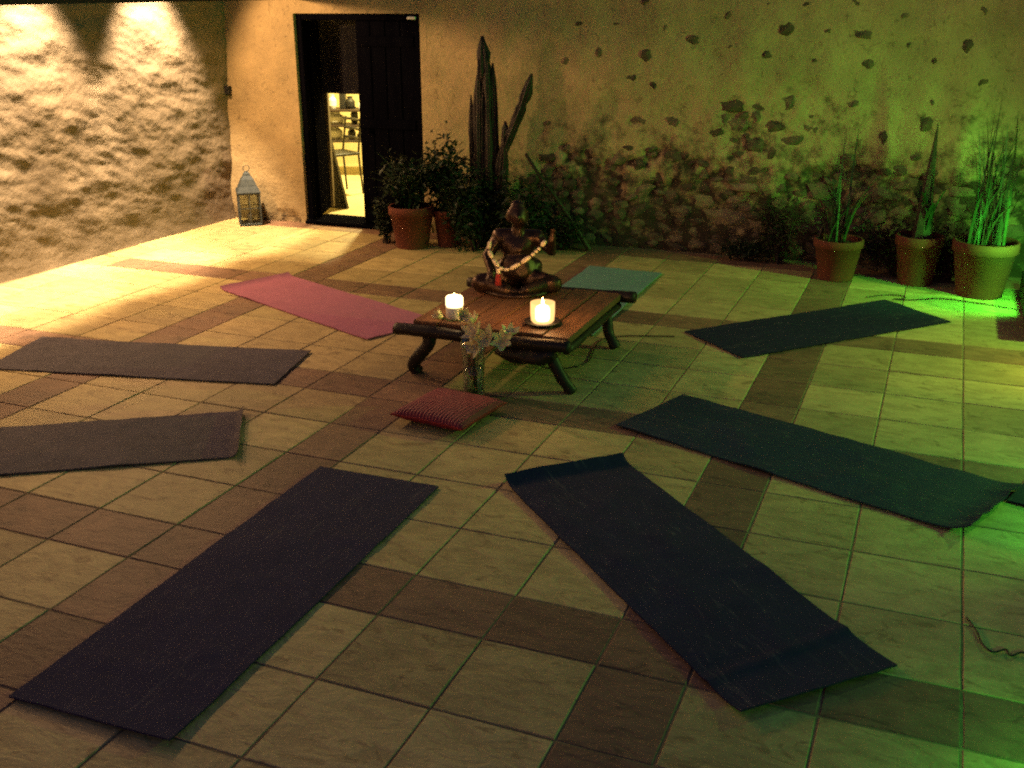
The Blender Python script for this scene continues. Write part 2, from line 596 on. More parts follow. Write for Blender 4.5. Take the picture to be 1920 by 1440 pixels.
def expo(u, z):
    q = Vector((u * 0.8, z * 0.9, 8.1))
    n = noise.noise(q * 1.1) * 0.5 + noise.noise(q * 2.6) * 0.4 + noise.noise(q * 6.1) * 0.35
    low = 2.05 if u > -3.5 else 0.35
    if u > -3.5:
        low *= min(1, (u + 3.5) / 2.5)
    e = max(0, min(1, (low * (1 + 0.9 * n) - z) / 0.5)) * 0.9 if low > 0 else 0
    # broken patch in the middle of the wall and dark damp area at right
    for cu, cz, ru, rz_, k in ((2.9, 2.75, 1.1, 0.75, 0.6), (3.9, 1.0, 0.7, 1.2, 0.9), (2.8, 1.5, 1.2, 0.6, 0.8), (0.3, 1.4, 0.9, 0.4, 0.55), (4.1, 2.8, 0.7, 0.9, 0.6), (6.2, 1.5, 1.4, 0.9, 0.6)):
        d = math.hypot((u - cu) / ru, (z - cz) / rz_)
        e = max(e, k * max(0, 1 - d * d) * (0.7 + 1.3 * n) if d < 1 else 0)
    return max(0.0, min(1.0, e))

def back_pos(u, z):
    q = Vector((u * 0.7, z * 0.7, 0.4))
    d = noise.noise(q) * 0.05 + noise.noise(q * 2.7) * 0.028
    e = expo(u, z)
    fine = fbm(q * 7, 4) * (0.010 + 0.05 * e)
    dd = d + fine - e * 0.11
    if DU0 - 0.3 < u < DU1 + 0.3 and z < DZ + 0.3:
        k = min(1, max(max(DU0 - u, u - DU1), z - DZ, 0) / 0.3)
        dd *= k
    g = max(0, min(1, (u + 2.5) / 2.0)) * max(0, 1 - z / 4.2)
    wet = 0.16 * noise.noise(q * 0.8 + Vector((3, 1, 7))) + 0.16 * noise.noise(q * 2.2 + Vector((1, 5, 2)))
    paint = max(e * (0.8 + 0.5 * noise.noise(q * 5)), 0.80 * g + 0.04 + wet * (0.6 + 1.3 * g))
    return ((u * T, (back_v(u) - dd) * T, z * T), max(0.0, paint))

us = frange(-9.9, DU0, 0.06) + frange(DU0, DU1, 0.2)[1:] + frange(DU1, 13.0, 0.06)[1:]
zs = frange(-0.05, DZ, 0.06) + frange(DZ, 6.6, 0.06)[1:]
bw = thing('stone_wall', W(0, 14.2, 0), 'ochre plastered courtyard wall with dark stones showing through, behind the pots', 'wall')
bm_ = grid_wall('plaster_face', us, zs, back_pos, M_WALL, skip=lambda u, z: DU0 < u < DU1 and z < DZ)
o = obj('plaster_face', bm_, None, bw)
o.location = -bw.location
core = MB()
core.box((-9.9 * T, 14.40 * T, -0.1), (DU0 * T, 14.58 * T, 6.6 * T))
core.box((DU1 * T, 14.60 * T, -0.1), (13 * T, 14.9 * T, 6.6 * T))
core.box((DU0 * T, 14.50 * T, DZ * T), (DU1 * T, 14.7 * T, 6.6 * T))
# door reveals
core.box(((DU0 - 0.15) * T, (back_v(DU0) + 0.01) * T, 0), (DU0 * T, 14.40 * T, (DZ + 0.1) * T))
core.box((DU1 * T, (back_v(DU1) + 0.01) * T, 0), ((DU1 + 0.15) * T, 14.60 * T, (DZ + 0.1) * T))
core.box((DU0 * T, (back_v(DU1) + 0.01) * T, DZ * T), (DU1 * T, 14.50 * T, (DZ + 0.15) * T))
core.build('wall_core', M_WALL, bw, loc=-bw.location)

# stones
def stone_mesh(i):
    m = MB()
    rnd = random.Random(50 + i)
    bm = bmesh.new()
    bmesh.ops.create_icosphere(bm, subdivisions=2, radius=0.5)
    for v in bm.verts:
        c = v.co.copy()
        k = 1 / max(abs(c.x), abs(c.y), abs(c.z)) * 0.5
        c = c.lerp(c * k, 0.45)
        c *= 1 + 0.55 * noise.noise(c * 2.6 + Vector((i * 3.1, i, 0)))
        v.co = c
    bm.verts.index_update()
    m.add([v.co[:] for v in bm.verts], [tuple(v.index for v in f.verts) for f in bm.faces])
    bm.free()
    return m.mesh('stone')
STONE_ME = {}
for mm in (M_STONE_DK, M_STONE, M_STONE_LT):
    STONE_ME[mm.name] = []
    for i in range(6):
        me = stone_mesh(i)
        me.materials.append(mm)
        STONE_ME[mm.name].append(me)

def stone(u, z, w, h, mat, proud=0.03, rot=None):
    o = obj('stone', rs.choice(STONE_ME[mat.name]), None, bw)
    dep = max(0.14, min(w, h) * 0.8)
    base = back_pos(u, max(z, 0))[0][1] / T
    o.location = W(u, base + dep * 0.5 - proud, z) - bw.location
    o.scale = (w * T * 1.2, dep * T, h * T * 1.25)
    o.rotation_euler = (0, rs.uniform(-0.35, 0.35) if rot is None else rot, 0)
    return o
rs = random.Random(11)
PLACED = [(-0.52, 4.62, 0.21, 0.12), (0.27, 4.61, 0.31, 0.1), (1.31, 4.58, 0.24, 0.24), (1.87, 4.32, 0.26, 0.16), (2.54, 4.8, 0.19, 0.24), (3.27, 5.02, 0.18, 0.12), (2.64, 4.21, 0.15, 0.12), (3.32, 4.05, 0.37, 0.38), (-0.08, 4.06, 0.18, 0.25), (-0.79, 3.89, 0.16, 0.21), (0.94, 4.02, 0.24, 0.21), (0.64, 3.58, 0.2, 0.17), (1.11, 3.43, 0.16, 0.15), (1.56, 2.71, 0.22, 0.21), (3.2, 3.09, 0.52, 0.27), (2.59, 2.75, 0.28, 0.32), (3.21, 2.87, 0.21, 0.21), (2.38, 2.54, 0.43, 0.21), (2.4, 2.24, 0.55, 0.17), (3.57, 2.13, 0.21, 0.23), (-0.51, 1.91, 0.26, 0.2), (1.88, 2.06, 0.22, 0.17), (0.87, 5.03, 0.2, 0.1), (4.03, 5.0, 0.26, 0.19), (4.93, 5.02, 0.15, 0.09), (5.79, 4.77, 0.24, 0.23), (6.48, 4.69, 0.11, 0.15), (7.15, 4.9, 0.21, 0.22), (3.67, 4.52, 0.28, 0.23), (4.47, 4.5, 0.14, 0.08), (5.11, 4.44, 0.31, 0.15), (5.94, 4.27, 0.11, 0.11), (6.96, 4.24, 0.2, 0.24), (4.27, 3.96, 0.32, 0.22), (5.25, 3.91, 0.23, 0.16), (6.43, 3.98, 0.15, 0.19), (7.3, 3.65, 0.24, 0.25), (3.78, 3.23, 0.33, 0.37), (4.22, 2.91, 0.35, 0.14), (4.34, 2.67, 0.24, 0.21), (5.08, 3.17, 0.2, 0.12), (6.49, 3.24, 0.09, 0.1), (6.43, 2.84, 0.23, 0.34), (5.68, 2.55, 0.18, 0.26), (-0.11, 1.64, 0.31, 0.27), (0.51, 1.7, 0.16, 0.13), (0.65, 1.52, 0.26, 0.22), (0.16, 1.2, 0.71, 0.3), (1.57, 2.02, 0.38, 0.22), (1.34, 1.56, 0.18, 0.22), (1.38, 1.42, 0.27, 0.11), (2.2, 1.76, 0.27, 0.15), (2.8, 1.76, 0.22, 0.22), (3.13, 1.6, 0.43, 0.15), (2.91, 0.52, 0.33, 0.2), (3.31, 1.27, 0.28, 0.2), (0.41, 0.44, 0.48, 0.35), (-0.19, 0.34, 0.36, 0.24), (1.4, 0.47, 0.46, 0.21), (1.77, 0.85, 0.45, 0.23), (0.87, 0.55, 0.35, 0.25), (2.06, 0.42, 0.29, 0.25)]
PALE = [(3.11, 1.44, 0.5, 0.15), (2.9, 1.17, 0.37, 0.15), (2.71, 0.81, 0.84, 0.31), (2.3, 1.1, 0.4, 0.2)]
taken = []
for (u, z, w, h) in PLACED:
    stone(u, z, w, h, M_STONE_DK if rs.random() < 0.78 else M_STONE, rs.uniform(-0.005, 0.03))
    taken.append((u, z, w, h))
for (u, z, w, h) in PALE:
    stone(u, z, w, h, M_STONE_LT, 0.05, 0.05)
    taken.append((u, z, w, h))
tries = 0
extra = 0
while tries < 9000 and extra < 225:
    tries += 1
    u, z = rs.uniform(-2.5, 9.5), rs.uniform(0.08, 2.4) if rs.random() < 0.85 else rs.uniform(2.0, 3.2)
    if expo(u, z) < 0.35:
        continue
    w = rs.uniform(0.18, 0.5)
    h = w * rs.uniform(0.4, 0.75)
    if any(abs(u - a) < (w + c) * 0.47 and abs(z - b) < (h + d) * 0.47 for a, b, c, d in taken):
        continue
    taken.append((u, z, w, h))
    stone(u, z, w, h, rs.choice((M_STONE, M_STONE, M_STONE_DK)), rs.uniform(0.02, 0.07))
    extra += 1

# ================================================================ DOORWAY
dr = thing('double_door', W(-5.7, 14.2, 0), 'dark wooden double door with one leaf swung inward, showing a lit room', 'door')
def local(p, o):
    return Vector(p) - o.location
mb = MB()
fd0, fd1 = 14.10, 14.30
mb.box((DU0 * T, fd0 * T, 0.004), ((DU0 + 0.14) * T, fd1 * T, DZ * T), 0.006)
mb.box(((DU1 - 0.14) * T, fd0 * T, 0.004), (DU1 * T, fd1 * T, DZ * T), 0.006)
mb.box(((DU0 + 0.14) * T, fd0 * T, (DZ - 0.14) * T), ((DU1 - 0.14) * T, fd1 * T, DZ * T), 0.006)
mb.build('frame', M_DOOR, dr, loc=-dr.location)
MB().box((DU0 * T, 13.92 * T, 0.002), (DU1 * T, 14.9 * T, 0.035), 0.008).build('threshold', M_DOOR, dr, loc=-dr.location)
# right leaf, closed: planks + rails
leaf = MB().box((-5.80 * T, 14.22 * T, 0.04), (-4.28 * T, 14.30 * T, 4.66 * T), 0.004).build('door_leaf', M_DOOR, dr, loc=-dr.location)
for i in range(4):
    x0 = -5.79 + i * 0.3775
    MB().box(((x0 + 0.008) * T, 14.165 * T, 0.05), ((x0 + 0.369) * T, 14.218 * T, 4.64 * T), 0.006).build('plank', M_DOOR, leaf)
for z in (0.55, 2.3, 4.1):
    MB().box((-5.76 * T, 14.12 * T, z * T), (-4.31 * T, 14.163 * T, (z + 0.22) * T), 0.006).build('rail', M_DOOR, leaf)
MB().ball((-5.5 * T, 14.10 * T, 2.25 * T), 0.02, 2).build('knob', M_DOOR, leaf, True)
# left leaf, swung in 88 degrees
leaf2 = MB().box((-0.03, 0, 0.04), (0.0, 1.28 * T, 4.64 * T), 0.004).build('door_leaf', M_DOOR, dr, loc=W(-7.13, 14.32, 0) - dr.location, rz=R(20))
for i in range(4):
    MB().box((0.002, (0.03 + i * 0.31) * T, 0.05), (0.020, (0.32 + i * 0.31) * T, 4.62 * T), 0.005).build('plank', M_DOOR, leaf2)
M_STILE = mottled('pale_stile', (0.11, 0.085, 0.06), (0.07, 0.055, 0.04), 9, 0.7, 0.4, 40)  # stile in a paler brown than the planks of its leaf
MB().box((-0.032, 1.282 * T, 0.045), (0.045, 1.48 * T, 4.62 * T), 0.005).build('stile', M_STILE, leaf2)
MB().box((-4.42 * T, 14.04 * T, 4.68 * T), (-4.22 * T, 14.097 * T, 4.74 * T), 0.004).build('hinge_plate', M_WHITE, dr, loc=-dr.location)

# room behind the door
rm = thing('inner_room', W(-8, 18, 0), 'yellow lit room seen through the gap of the open door', 'room')
RL = -rm.location
MB().box((-14 * T, 14.62 * T, -0.06), (-3.0 * T, 23.5 * T, 0.003)).build('room_floor', M_ROOM_FLOOR, rm, loc=RL)
mb = MB()
mb.box((-14.2 * T, 14.62 * T, 0), (-14.0 * T, 23.5 * T, 6.3 * T))
mb.box((-14.0 * T, 14.5 * T, 0), (-9.92 * T, 14.66 * T, 6.3 * T))
mb.box((-3.0 * T, 14.92 * T, 0), (-2.8 * T, 23.5 * T, 6.3 * T))
mb.box((-14 * T, 23.3 * T, 0), (-3 * T, 23.5 * T, 6.3 * T))
mb.box((-14 * T, 14.72 * T, 6.1 * T), (-3 * T, 23.5 * T, 6.3 * T))
mb.build('room_wall', M_ROOM, rm, loc=RL)
# heavy dark curtain across the upper half of the opening
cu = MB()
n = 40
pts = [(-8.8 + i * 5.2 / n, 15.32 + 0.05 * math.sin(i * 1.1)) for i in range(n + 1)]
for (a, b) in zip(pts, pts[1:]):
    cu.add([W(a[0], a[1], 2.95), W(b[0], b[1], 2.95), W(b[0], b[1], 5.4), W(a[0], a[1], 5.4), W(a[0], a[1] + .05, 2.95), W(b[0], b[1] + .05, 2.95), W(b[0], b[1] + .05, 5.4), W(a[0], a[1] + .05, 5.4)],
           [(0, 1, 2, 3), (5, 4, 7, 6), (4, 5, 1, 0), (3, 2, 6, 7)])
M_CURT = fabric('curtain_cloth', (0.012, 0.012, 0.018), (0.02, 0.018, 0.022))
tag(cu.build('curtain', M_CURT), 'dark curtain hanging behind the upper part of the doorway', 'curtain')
lamp('room_lamp', 'POINT', (-7.6, 19.5, 5.6), (1.0, 0.80, 0.32), 800, 0.12)
# sideboard and things in the room
sb = thing('shelf_rack', W(-10.0, 21.0, 0), 'open shelf with dark and pale things inside the lit room', 'shelf', rz=R(20))
for sx in (-1.3, 1.3):
    for sy in (-0.35, 0.35):
        MB().box(((sx - 0.04) * T, (sy - 0.04) * T, 0), ((sx + 0.04) * T, (sy + 0.04) * T, 2.0 * T)).build('post', M_BLACK, sb)
for z in (1.05, 1.5, 1.95):
    MB().box((-1.33 * T, -0.4 * T, z * T), (1.33 * T, 0.4 * T, (z + 0.06) * T), 0.004).build('shelf_board', M_WOOD_DARK, sb)
rr = random.Random(5)
seen_kinds = {}
for z in (1.113, 1.563, 2.013):
    x = -0.95
    while x < 0.4:
        w = rr.uniform(0.16, 0.5)
        h = rr.uniform(0.16, 0.52)
        mt = rr.choice((M_BLACK, M_WHITE, M_WOOD_DARK, M_BLACK, M_BLACK))
        b = MB()
        if rr.random() < 0.5:
            b.lathe([(w * .35 * T, 0), (w * .5 * T, h * .2 * T), (w * .5 * T, h * .6 * T), (w * .25 * T, h * .85 * T), (w * .28 * T, h * T)], 14, capb=True, capt=True)
            nm, lb, ct = 'jar', ' jar on the shelf in the lit room', 'jar'
        else:
            b.box((-w / 2 * T, -0.12 * T, 0), (w / 2 * T, 0.15 * T, h * T), 0.006)
            nm, lb, ct = 'storage_box', ' box on the shelf in the lit room', 'box'
        o = b.build(nm, mt)
        o.location = sb.matrix_world @ Vector((0, 0, 0)) + sb.location + Matrix.Rotation(R(20), 3, 'Z') @ Vector((x * T, 0, z * T))
        o.rotation_euler.z = R(20)
        colr = {'black_plastic': 'black', 'white_paint': 'white', 'dark_wood': 'brown', 'terracotta': 'rust red'}[mt.name]
        lvl = {1.113: 'lowest', 1.563: 'middle', 2.013: 'top'}[z]
        key = (colr, ct, lvl)
        seen_kinds[key] = seen_kinds.get(key, 0) + 1
        which = ['small ', 'second ', 'third ', 'fourth ', 'fifth '][min(4, seen_kinds[key] - 1)]
        tag(o, which + colr + lb.replace('the shelf', 'the ' + lvl + ' shelf') + '', ct, 'things on the shelf in the lit room')
        x += w + rr.uniform(0.01, 0.08)
ch = thing('metal_chair', W(-8.75, 18.0, 0), 'dark metal chair inside the lit room', 'chair', rz=R(-30))
for sx in (-0.45, 0.45):
    MB().tube([(sx * T, -0.45 * T, 0), (sx * T * .95, -0.4 * T, 1.1 * T)], 0.012, 8).build('leg', M_BLACK, ch)
    MB().tube([(sx * T, 0.5 * T, 0), (sx * T * .95, 0.42 * T, 1.1 * T), (sx * T * .9, 0.55 * T, 2.05 * T)], 0.012, 8).build('leg', M_BLACK, ch)
MB().box((-0.48 * T, -0.45 * T, 1.08 * T), (0.48 * T, 0.45 * T, 1.15 * T), 0.006).build('seat', M_BLACK, ch)
for z in (1.5, 1.75, 2.0):
    MB().tube([(-0.42 * T, 0.5 * T, z * T), (0, 0.56 * T, z * T), (0.42 * T, 0.5 * T, z * T)], 0.014, 8).build('back_rail', M_BLACK, ch)
tag(MB().add([(-0.16, -.02, 0.006), (0.10, -.02, 0.006), (-0.10, 0.02, 0.80), (-0.16, 0.02, 0.80), (-0.16, 0.02, 0.006), (0.10, 0.02, 0.006), (-0.10, 0.05, 0.80), (-0.16, 0.05, 0.80)],
         [(0, 1, 2, 3), (5, 4, 7, 6), (4, 0, 3, 7), (1, 5, 6, 2), (3, 2, 6, 7), (4, 5, 1, 0)]).build('leaning_board', M_BLACK, loc=W(-7.55, 16.0, 0)), 'dark board leaning behind the open door leaf', 'board')

# ================================================================ BEAM at the top left
bt = thing('timber_beam', W(-7.15, 4, 0), 'dark timber beam crossing the top left corner above the lit wall', 'beam')
a_, b_ = W(-7.2, 2.0, 4.96), W(-7.1, 14.1, 5.10)
mb = MB()
hx, hz = Vector((0.06 * T, 0, 0)), Vector((0, 0, 0.34 * T))
mb.add([a_ - hx, a_ + hx, a_ + hx + hz, a_ - hx + hz, b_ - hx, b_ + hx, b_ + hx + hz, b_ - hx + hz],
       [(0, 1, 2, 3), (7, 6, 5, 4), (0, 4, 5, 1), (1, 5, 6, 2), (2, 6, 7, 3), (3, 7, 4, 0)])
mb.build('rafter', M_WOOD_DARK, bt, loc=-bt.location)
MB().box((-7.35 * T, 1.85 * T, 0), (-7.05 * T, 2.15 * T, 4.95 * T), 0.01).build('post', M_WOOD_DARK, bt, loc=-bt.location)

# downlight fittings (just above the picture) and the LED cans at right
for sv, wh in ((8.05, 'left'), (11.3, 'right')):
    d = thing('wall_downlight', W(-8.30, sv, 6.46), 'small black downlight on a bracket above the ' + wh + ' scallop of light', 'lamp')
    MB().lathe([(0.03, 0.16), (0.045, 0.15), (0.05, 0.02), (0.047, 0.02), (0.042, 0.13)], 20, capb=True).build('shade', M_BLACK, d, True)
    MB().tube([(0, 0, 0.14), (-0.25, 0, 0.16)], 0.012, 8).build('bracket', M_BLACK, d)

def led_can(u, v, z, target, label):
    d = thing('floodlight', W(u, v, 0), label, 'floodlight')
    dirv = (W(*target) - W(u, v, z)).normalized()
    q = dirv.to_track_quat('Z', 'Y')
    m = MB().lathe([(0.02, -0.17), (0.085, -0.16), (0.095, -0.02), (0.10, 0.0), (0.088, 0.0), (0.085, -0.015), (0.0, -0.02)], 24)
    m.v = [tuple(q @ Vector(p) + Vector((0, 0, z * T)) - dirv * 0.06) for p in m.v]
    m.build('housing', M_BLACK, d, True)
    MB().tube([(-.11, 0, z * T - .03), (-.12, 0, 0.02), (.12, 0, 0.02), (.11, 0, z * T - .03)], 0.012, 8).build('yoke', M_BLACK, d)
    return d
led_can(8.72, 11.42, 1.18, (7.3, 12.3, 0.3), 'black floodlight beside the tallest pot at the right edge')

# ================================================================ MATS
def mat_obj(name, c, ang, L, Wd, m, label, waves=0.006, curl=None, seed=0, ridge=None, z0=0.002):
    """c: centre in tile units, ang: direction of the long side; curl: dict(end=-1/+1, length, height)"""
    nx, ny = 90, 24
    L, Wd = L * T, Wd * T
    vs_, fs_ = [], []
    th = 0.0065
    for i in range(nx + 1):
        for j in range(ny + 1):
            x, y = (i / nx - 0.5) * L, (j / ny - 0.5) * Wd
            q = Vector((x * 2.2, y * 2.2, seed * 3.3))
            z = max(0, noise.noise(q)) * waves * 2 + max(0, noise.noise(q * 3.1)) * waves
            if curl:
                for cc in curl:
                    e = cc['end'] * x
                    s = e - (L / 2 - cc['len'])
                    if s > 0:
                        k = (s / cc['len'])
                        yy = y / Wd
                        prof = 1 + cc.get('skew', 0) * yy * 2 + cc.get('rag', 0) * noise.noise(Vector((y * 14, 1, seed)))
                        z += cc['h'] * k ** 2 * max(0.1, prof)
                        x -= cc['end'] * cc['h'] * 0.35 * k ** 3
            if ridge:
                z += ridge[1] * math.exp(-((x + 0.1 * y - ridge[0]) / 0.018) ** 2)
            # slightly uneven cut edges
            if j in (0, ny): y += 0.003 * noise.noise(Vector((x * 5, j, seed)))
            if i in (0, nx): x += 0.004 * noise.noise(Vector((y * 9, i, seed)))
            vs_.append((x, y, z + z0))
    m_ = (ny + 1)
    N = len(vs_)
    vs_ += [(x, y, z + th) for x, y, z in vs_]
    for i in range(nx):
        for j in range(ny):
            a = i * m_ + j
            fs_.append((N + a, N + a + m_, N + a + m_ + 1, N + a + 1))
            fs_.append((a, a + 1, a + m_ + 1, a + m_))
    for i in range(nx):
        a = i * m_
        fs_.append((a, a + m_, N + a + m_, N + a))
        a = i * m_ + ny
        fs_.append((a + m_, a, N + a, N + a + m_))
    for j in range(ny):
        a = j
        fs_.append((a + 1, a, N + a, N + a + 1))
        a = nx * m_ + j
        fs_.append((a, a + 1, N + a + 1, N + a))
    me = bpy.data.meshes.new(name)
    me.from_pydata(vs_, [], fs_)
    me.update()
    me.shade_smooth()
    me.set_sharp_from_angle(angle=R(50))
    o = obj(name, me, m, None, loc=W(c[0], c[1], 0.004), rz=ang)
    return tag(o, label, 'yoga mat', 'yoga mats laid in a ring')

def mid_mat(a, b, L, *args, **kw):
    """a, b: mid points of the two short ends (tile units)"""
    d = Vector((b[0] - a[0], b[1] - a[1]))
    c = ((a[0] + b[0]) / 2, (a[1] + b[1]) / 2)
    return mat_obj('yoga_mat', c, math.atan2(d.y, d.x), L or d.length, 1.5, *args, **kw)

M_PINK = fabric('mat_pink', (0.58, 0.21, 0.32), (0.52, 0.185, 0.28))
M_GREYA = fabric('mat_slate', (0.14, 0.128, 0.15), (0.10, 0.092, 0.11))
M_GREYB = fabric('mat_grey', (0.145, 0.13, 0.15), (0.105, 0.095, 0.11))
M_DARK1 = fabric('mat_dark_purple', (0.032, 0.030, 0.090), (0.025, 0.024, 0.074))
M_DARK2 = fabric('mat_dark_navy', (0.016, 0.018, 0.074), (0.012, 0.014, 0.06))
M_GREENM = fabric('mat_dark_green', (0.014, 0.036, 0.075), (0.011, 0.029, 0.062), 0.5)
M_DARKR = fabric('mat_black_blue', (0.009, 0.015, 0.055), (0.007, 0.012, 0.045), 0.85)
M_TEAL = fabric('mat_teal', (0.20, 0.36, 0.34), (0.17, 0.31, 0.30))
mid_mat((-5.06, 8.66), (-1.0, 6.93), 4.45, M_PINK, 'pink yoga mat beside the left end of the low table', seed=1, curl=[dict(end=-1, len=0.08, h=0.022)])
mid_mat((-5.95, 3.68), (-1.63, 4.65), 4.45, M_GREYA, 'slate grey yoga mat lying flat below the pink one', seed=2)
mid_mat((-4.55, -0.15), (-0.80, 2.29), 4.47, M_GREYB, 'grey yoga mat cut off by the left edge, its inner end rolled up', seed=3, curl=[dict(end=1, len=0.055, h=0.035, skew=-.2)])
mid_mat((1.43, -2.86), (1.37, 1.78), 4.6, M_DARK1, 'dark purple yoga mat in the left foreground', seed=4, curl=[dict(end=-1, len=0.25, h=0.009, skew=-0.5)])
mid_mat((3.24, 2.72), (6.47, -0.46), 4.52, M_DARK2, 'dark navy yoga mat in the middle foreground with a creased near end', seed=5, waves=0.009, ridge=(0.70, 0.009),
        curl=[dict(end=-1, len=0.11, h=0.032), dict(end=1, len=0.16, h=0.014, skew=-0.3)])
mid_mat((3.68, 4.92), (7.82, 3.38), 4.42, M_GREENM, 'dark mat catching green light on its curled end at right', seed=6, waves=0.009, curl=[dict(end=1, len=0.16, h=0.034, rag=0.5, skew=-0.3)])
mid_mat((3.88, 8.05), (6.68, 11.15), 4.3, M_DARKR, 'black blue yoga mat pointing at the terracotta pots', seed=7)
mid_mat((1.22, 7.75), (1.22, 12.2), 4.45, M_TEAL, 'pale teal yoga mat behind the low table', seed=8)
mid_mat((8.60, 3.42), (10.1, 7.6), 4.4, M_DARKR, 'dark yoga mat cut off by the right edge behind the curled green lit end', seed=9)

# ================================================================ LOW TABLE
tb = thing('low_table', W(1.28, 6.3, 0), 'low rustic wooden table with bent log legs, carrying the candles and the statue', 'table')
def TL(u, v, z):
    return W(u - 1.28, v - 6.3, z)
TOPZ = 0.80
n = 6
for i in range(n):
    u0 = 0.12 + i * (2.36 / n)
    a, b = TL(u0 + 0.008, 5.12 + 0.03 * math.sin(i * 2.2), TOPZ - 0.10), TL(u0 + 2.36 / n - 0.008, 7.60 + 0.04 * math.sin(i * 1.7), TOPZ - 0.005 * (i % 2))
    MB().box(a, b, 0.005).build('plank', M_PLANK, tb)
def logpath(pts, rad, nm='rail', mt=M_WOOD_BLACK, lump=0.18, seg=14):
    # smooth the control points
    P = [TL(*p) for p in pts]
    out, rr_ = [], []
    m = len(P)
    for i in range(m - 1):
        p0, p1, p2, p3 = P[max(i - 1, 0)], P[i], P[i + 1], P[min(i + 2, m - 1)]
        for k in range(6):
            t = k / 6
            out.append(0.5 * ((2 * p1) + (p2 - p0) * t + (2 * p0 - 5 * p1 + 4 * p2 - p3) * t * t + (3 * p1 - p0 - 3 * p2 + p3) * t ** 3))
            rr_.append((rad[i] * (1 - t) + rad[i + 1] * t) * T)
    out.append(P[-1])
    rr_.append(rad[-1] * T)
    return MB().tube(out, rr_, seg, lump=lump).build(nm, mt, tb, True)
logpath([(-0.12, 5.06, 0.66), (0.4, 5.03, 0.68), (1.2, 5.02, 0.67), (1.9, 5.02, 0.68), (2.5, 5.06, 0.69)], [0.088, 0.085, 0.08, 0.095, 0.085])
logpath([(-0.15, 7.66, 0.72), (0.8, 7.68, 0.70), (1.8, 7.68, 0.71), (2.68, 7.62, 0.75)], [0.085, 0.085, 0.085, 0.085])
logpath([(1.45, 5.02, 0.55), (1.75, 5.0, 0.50), (2.05, 5.0, 0.52), (2.3, 5.02, 0.58)], [0.07, 0.11, 0.12, 0.06], 'apron', lump=0.4)
logpath([(0.36, 5.15, 0.66), (0.36, 5.14, 0.48), (0.20, 5.12, 0.27), (0.10, 5.13, 0.12), (0.16, 5.17, 0.0)], [0.10, 0.10, 0.095, 0.095, 0.085], 'leg')
logpath([(2.12, 5.15, 0.66), (2.24, 5.14, 0.42), (2.36, 5.15, 0.22), (2.50, 5.18, 0.0)], [0.09, 0.085, 0.085, 0.08], 'leg')
logpath([(2.28, 7.45, 0.68), (2.30, 7.40, 0.45), (2.36, 7.34, 0.22), (2.50, 7.30, 0.0)], [0.09, 0.085, 0.085, 0.08], 'leg')
logpath([(0.40, 7.45, 0.68), (0.36, 7.42, 0.45), (0.22, 7.38, 0.22), (0.14, 7.32, 0.0)], [0.09, 0.085, 0.085, 0.08], 'leg')
logpath([(0.14, 5.2, 0.60), (0.13, 6.3, 0.60), (0.14, 7.6, 0.60)], [0.07, 0.07, 0.07], 'side_rail')
logpath([(2.40, 5.2, 0.60), (2.41, 6.3, 0.60), (2.40, 7.6, 0.60)], [0.07, 0.07, 0.07], 'side_rail')

# candles -------------------------------------------------------------
M_FLAME = emit('flame', (1.0, 0.55, 0.15), 60)
def frosted_glow(name, color, strength, see=0.45):
    m, nt, bs = base_mat(name)
    nt.nodes.remove(bs)
    tr_ = nt.nodes.new('ShaderNodeBsdfTransparent')
    em = nt.nodes.new('ShaderNodeEmission')
    em.inputs[0].default_value = (*color, 1)
    em.inputs[1].default_value = strength
    mx = nt.nodes.new('ShaderNodeMixShader')
    mx.inputs[0].default_value = 1 - see
    nt.links.new(tr_.outputs[0], mx.inputs[1])
    nt.links.new(em.outputs[0], mx.inputs[2])
    nt.links.new(mx.outputs[0], nt.nodes['Material Output'].inputs[0])
    return m
M_GLOW = frosted_glow('lit_frosted_glass', (1.0, 0.52, 0.17), 1.9)
M_CORE = emit('lit_wax_core', (1.0, 0.70, 0.34), 16.0)
M_GLOWW = emit('lit_wax', (1.0, 0.76, 0.40), 2.6)
cd = thing('glass_candle', W(1.90, 5.62, TOPZ), 'round glowing glass candle on a dark saucer at the right of the table', 'candle')
MB().lathe([(0.0, 0.0), (0.075, 0.0), (0.10, 0.010), (0.105, 0.018), (0.098, 0.016), (0.07, 0.008), (0.0, 0.008)], 28).build('saucer', M_WOOD_BLACK, cd, True)
MB().lathe([(0.0, 0.018), (0.035, 0.018), (0.042, 0.03), (0.043, 0.085), (0.036, 0.10), (0.0, 0.104)], 24).build('wax', M_CORE, cd, True)
MB().lathe([(0.0, 0.009), (0.056, 0.010), (0.066, 0.022), (0.070, 0.065), (0.070, 0.125), (0.067, 0.125), (0.066, 0.066), (0.060, 0.024), (0.05, 0.014), (0.0, 0.0135)], 28).build('glass_bowl', M_GLOW, cd, True)
MB().lathe([(0.0, 0.105), (0.007, 0.115), (0.006, 0.13), (0.0, 0.155)], 12).build('flame', M_FLAME, cd, True)
lamp('candle_light', 'POINT', (1.90, 5.62, TOPZ + 0.42), (1.0, 0.47, 0.14), 7.5, 0.05)
cl = thing('pillar_candle', W(0.64, 5.42, TOPZ), 'white pillar candle glowing among pale petals at the left of the table', 'candle')
MB().lathe([(0.0, 0.0), (0.048, 0.0), (0.050, 0.01), (0.050, 0.065), (0.046, 0.07), (0.0, 0.066)], 24).build('wax_base', M_WAX, cl, True)
MB().lathe([(0.0, 0.0665), (0.047, 0.0705), (0.051, 0.08), (0.051, 0.120), (0.045, 0.130), (0.040, 0.122), (0.0, 0.112)], 24).build('lit_top', M_GLOWW, cl, True)
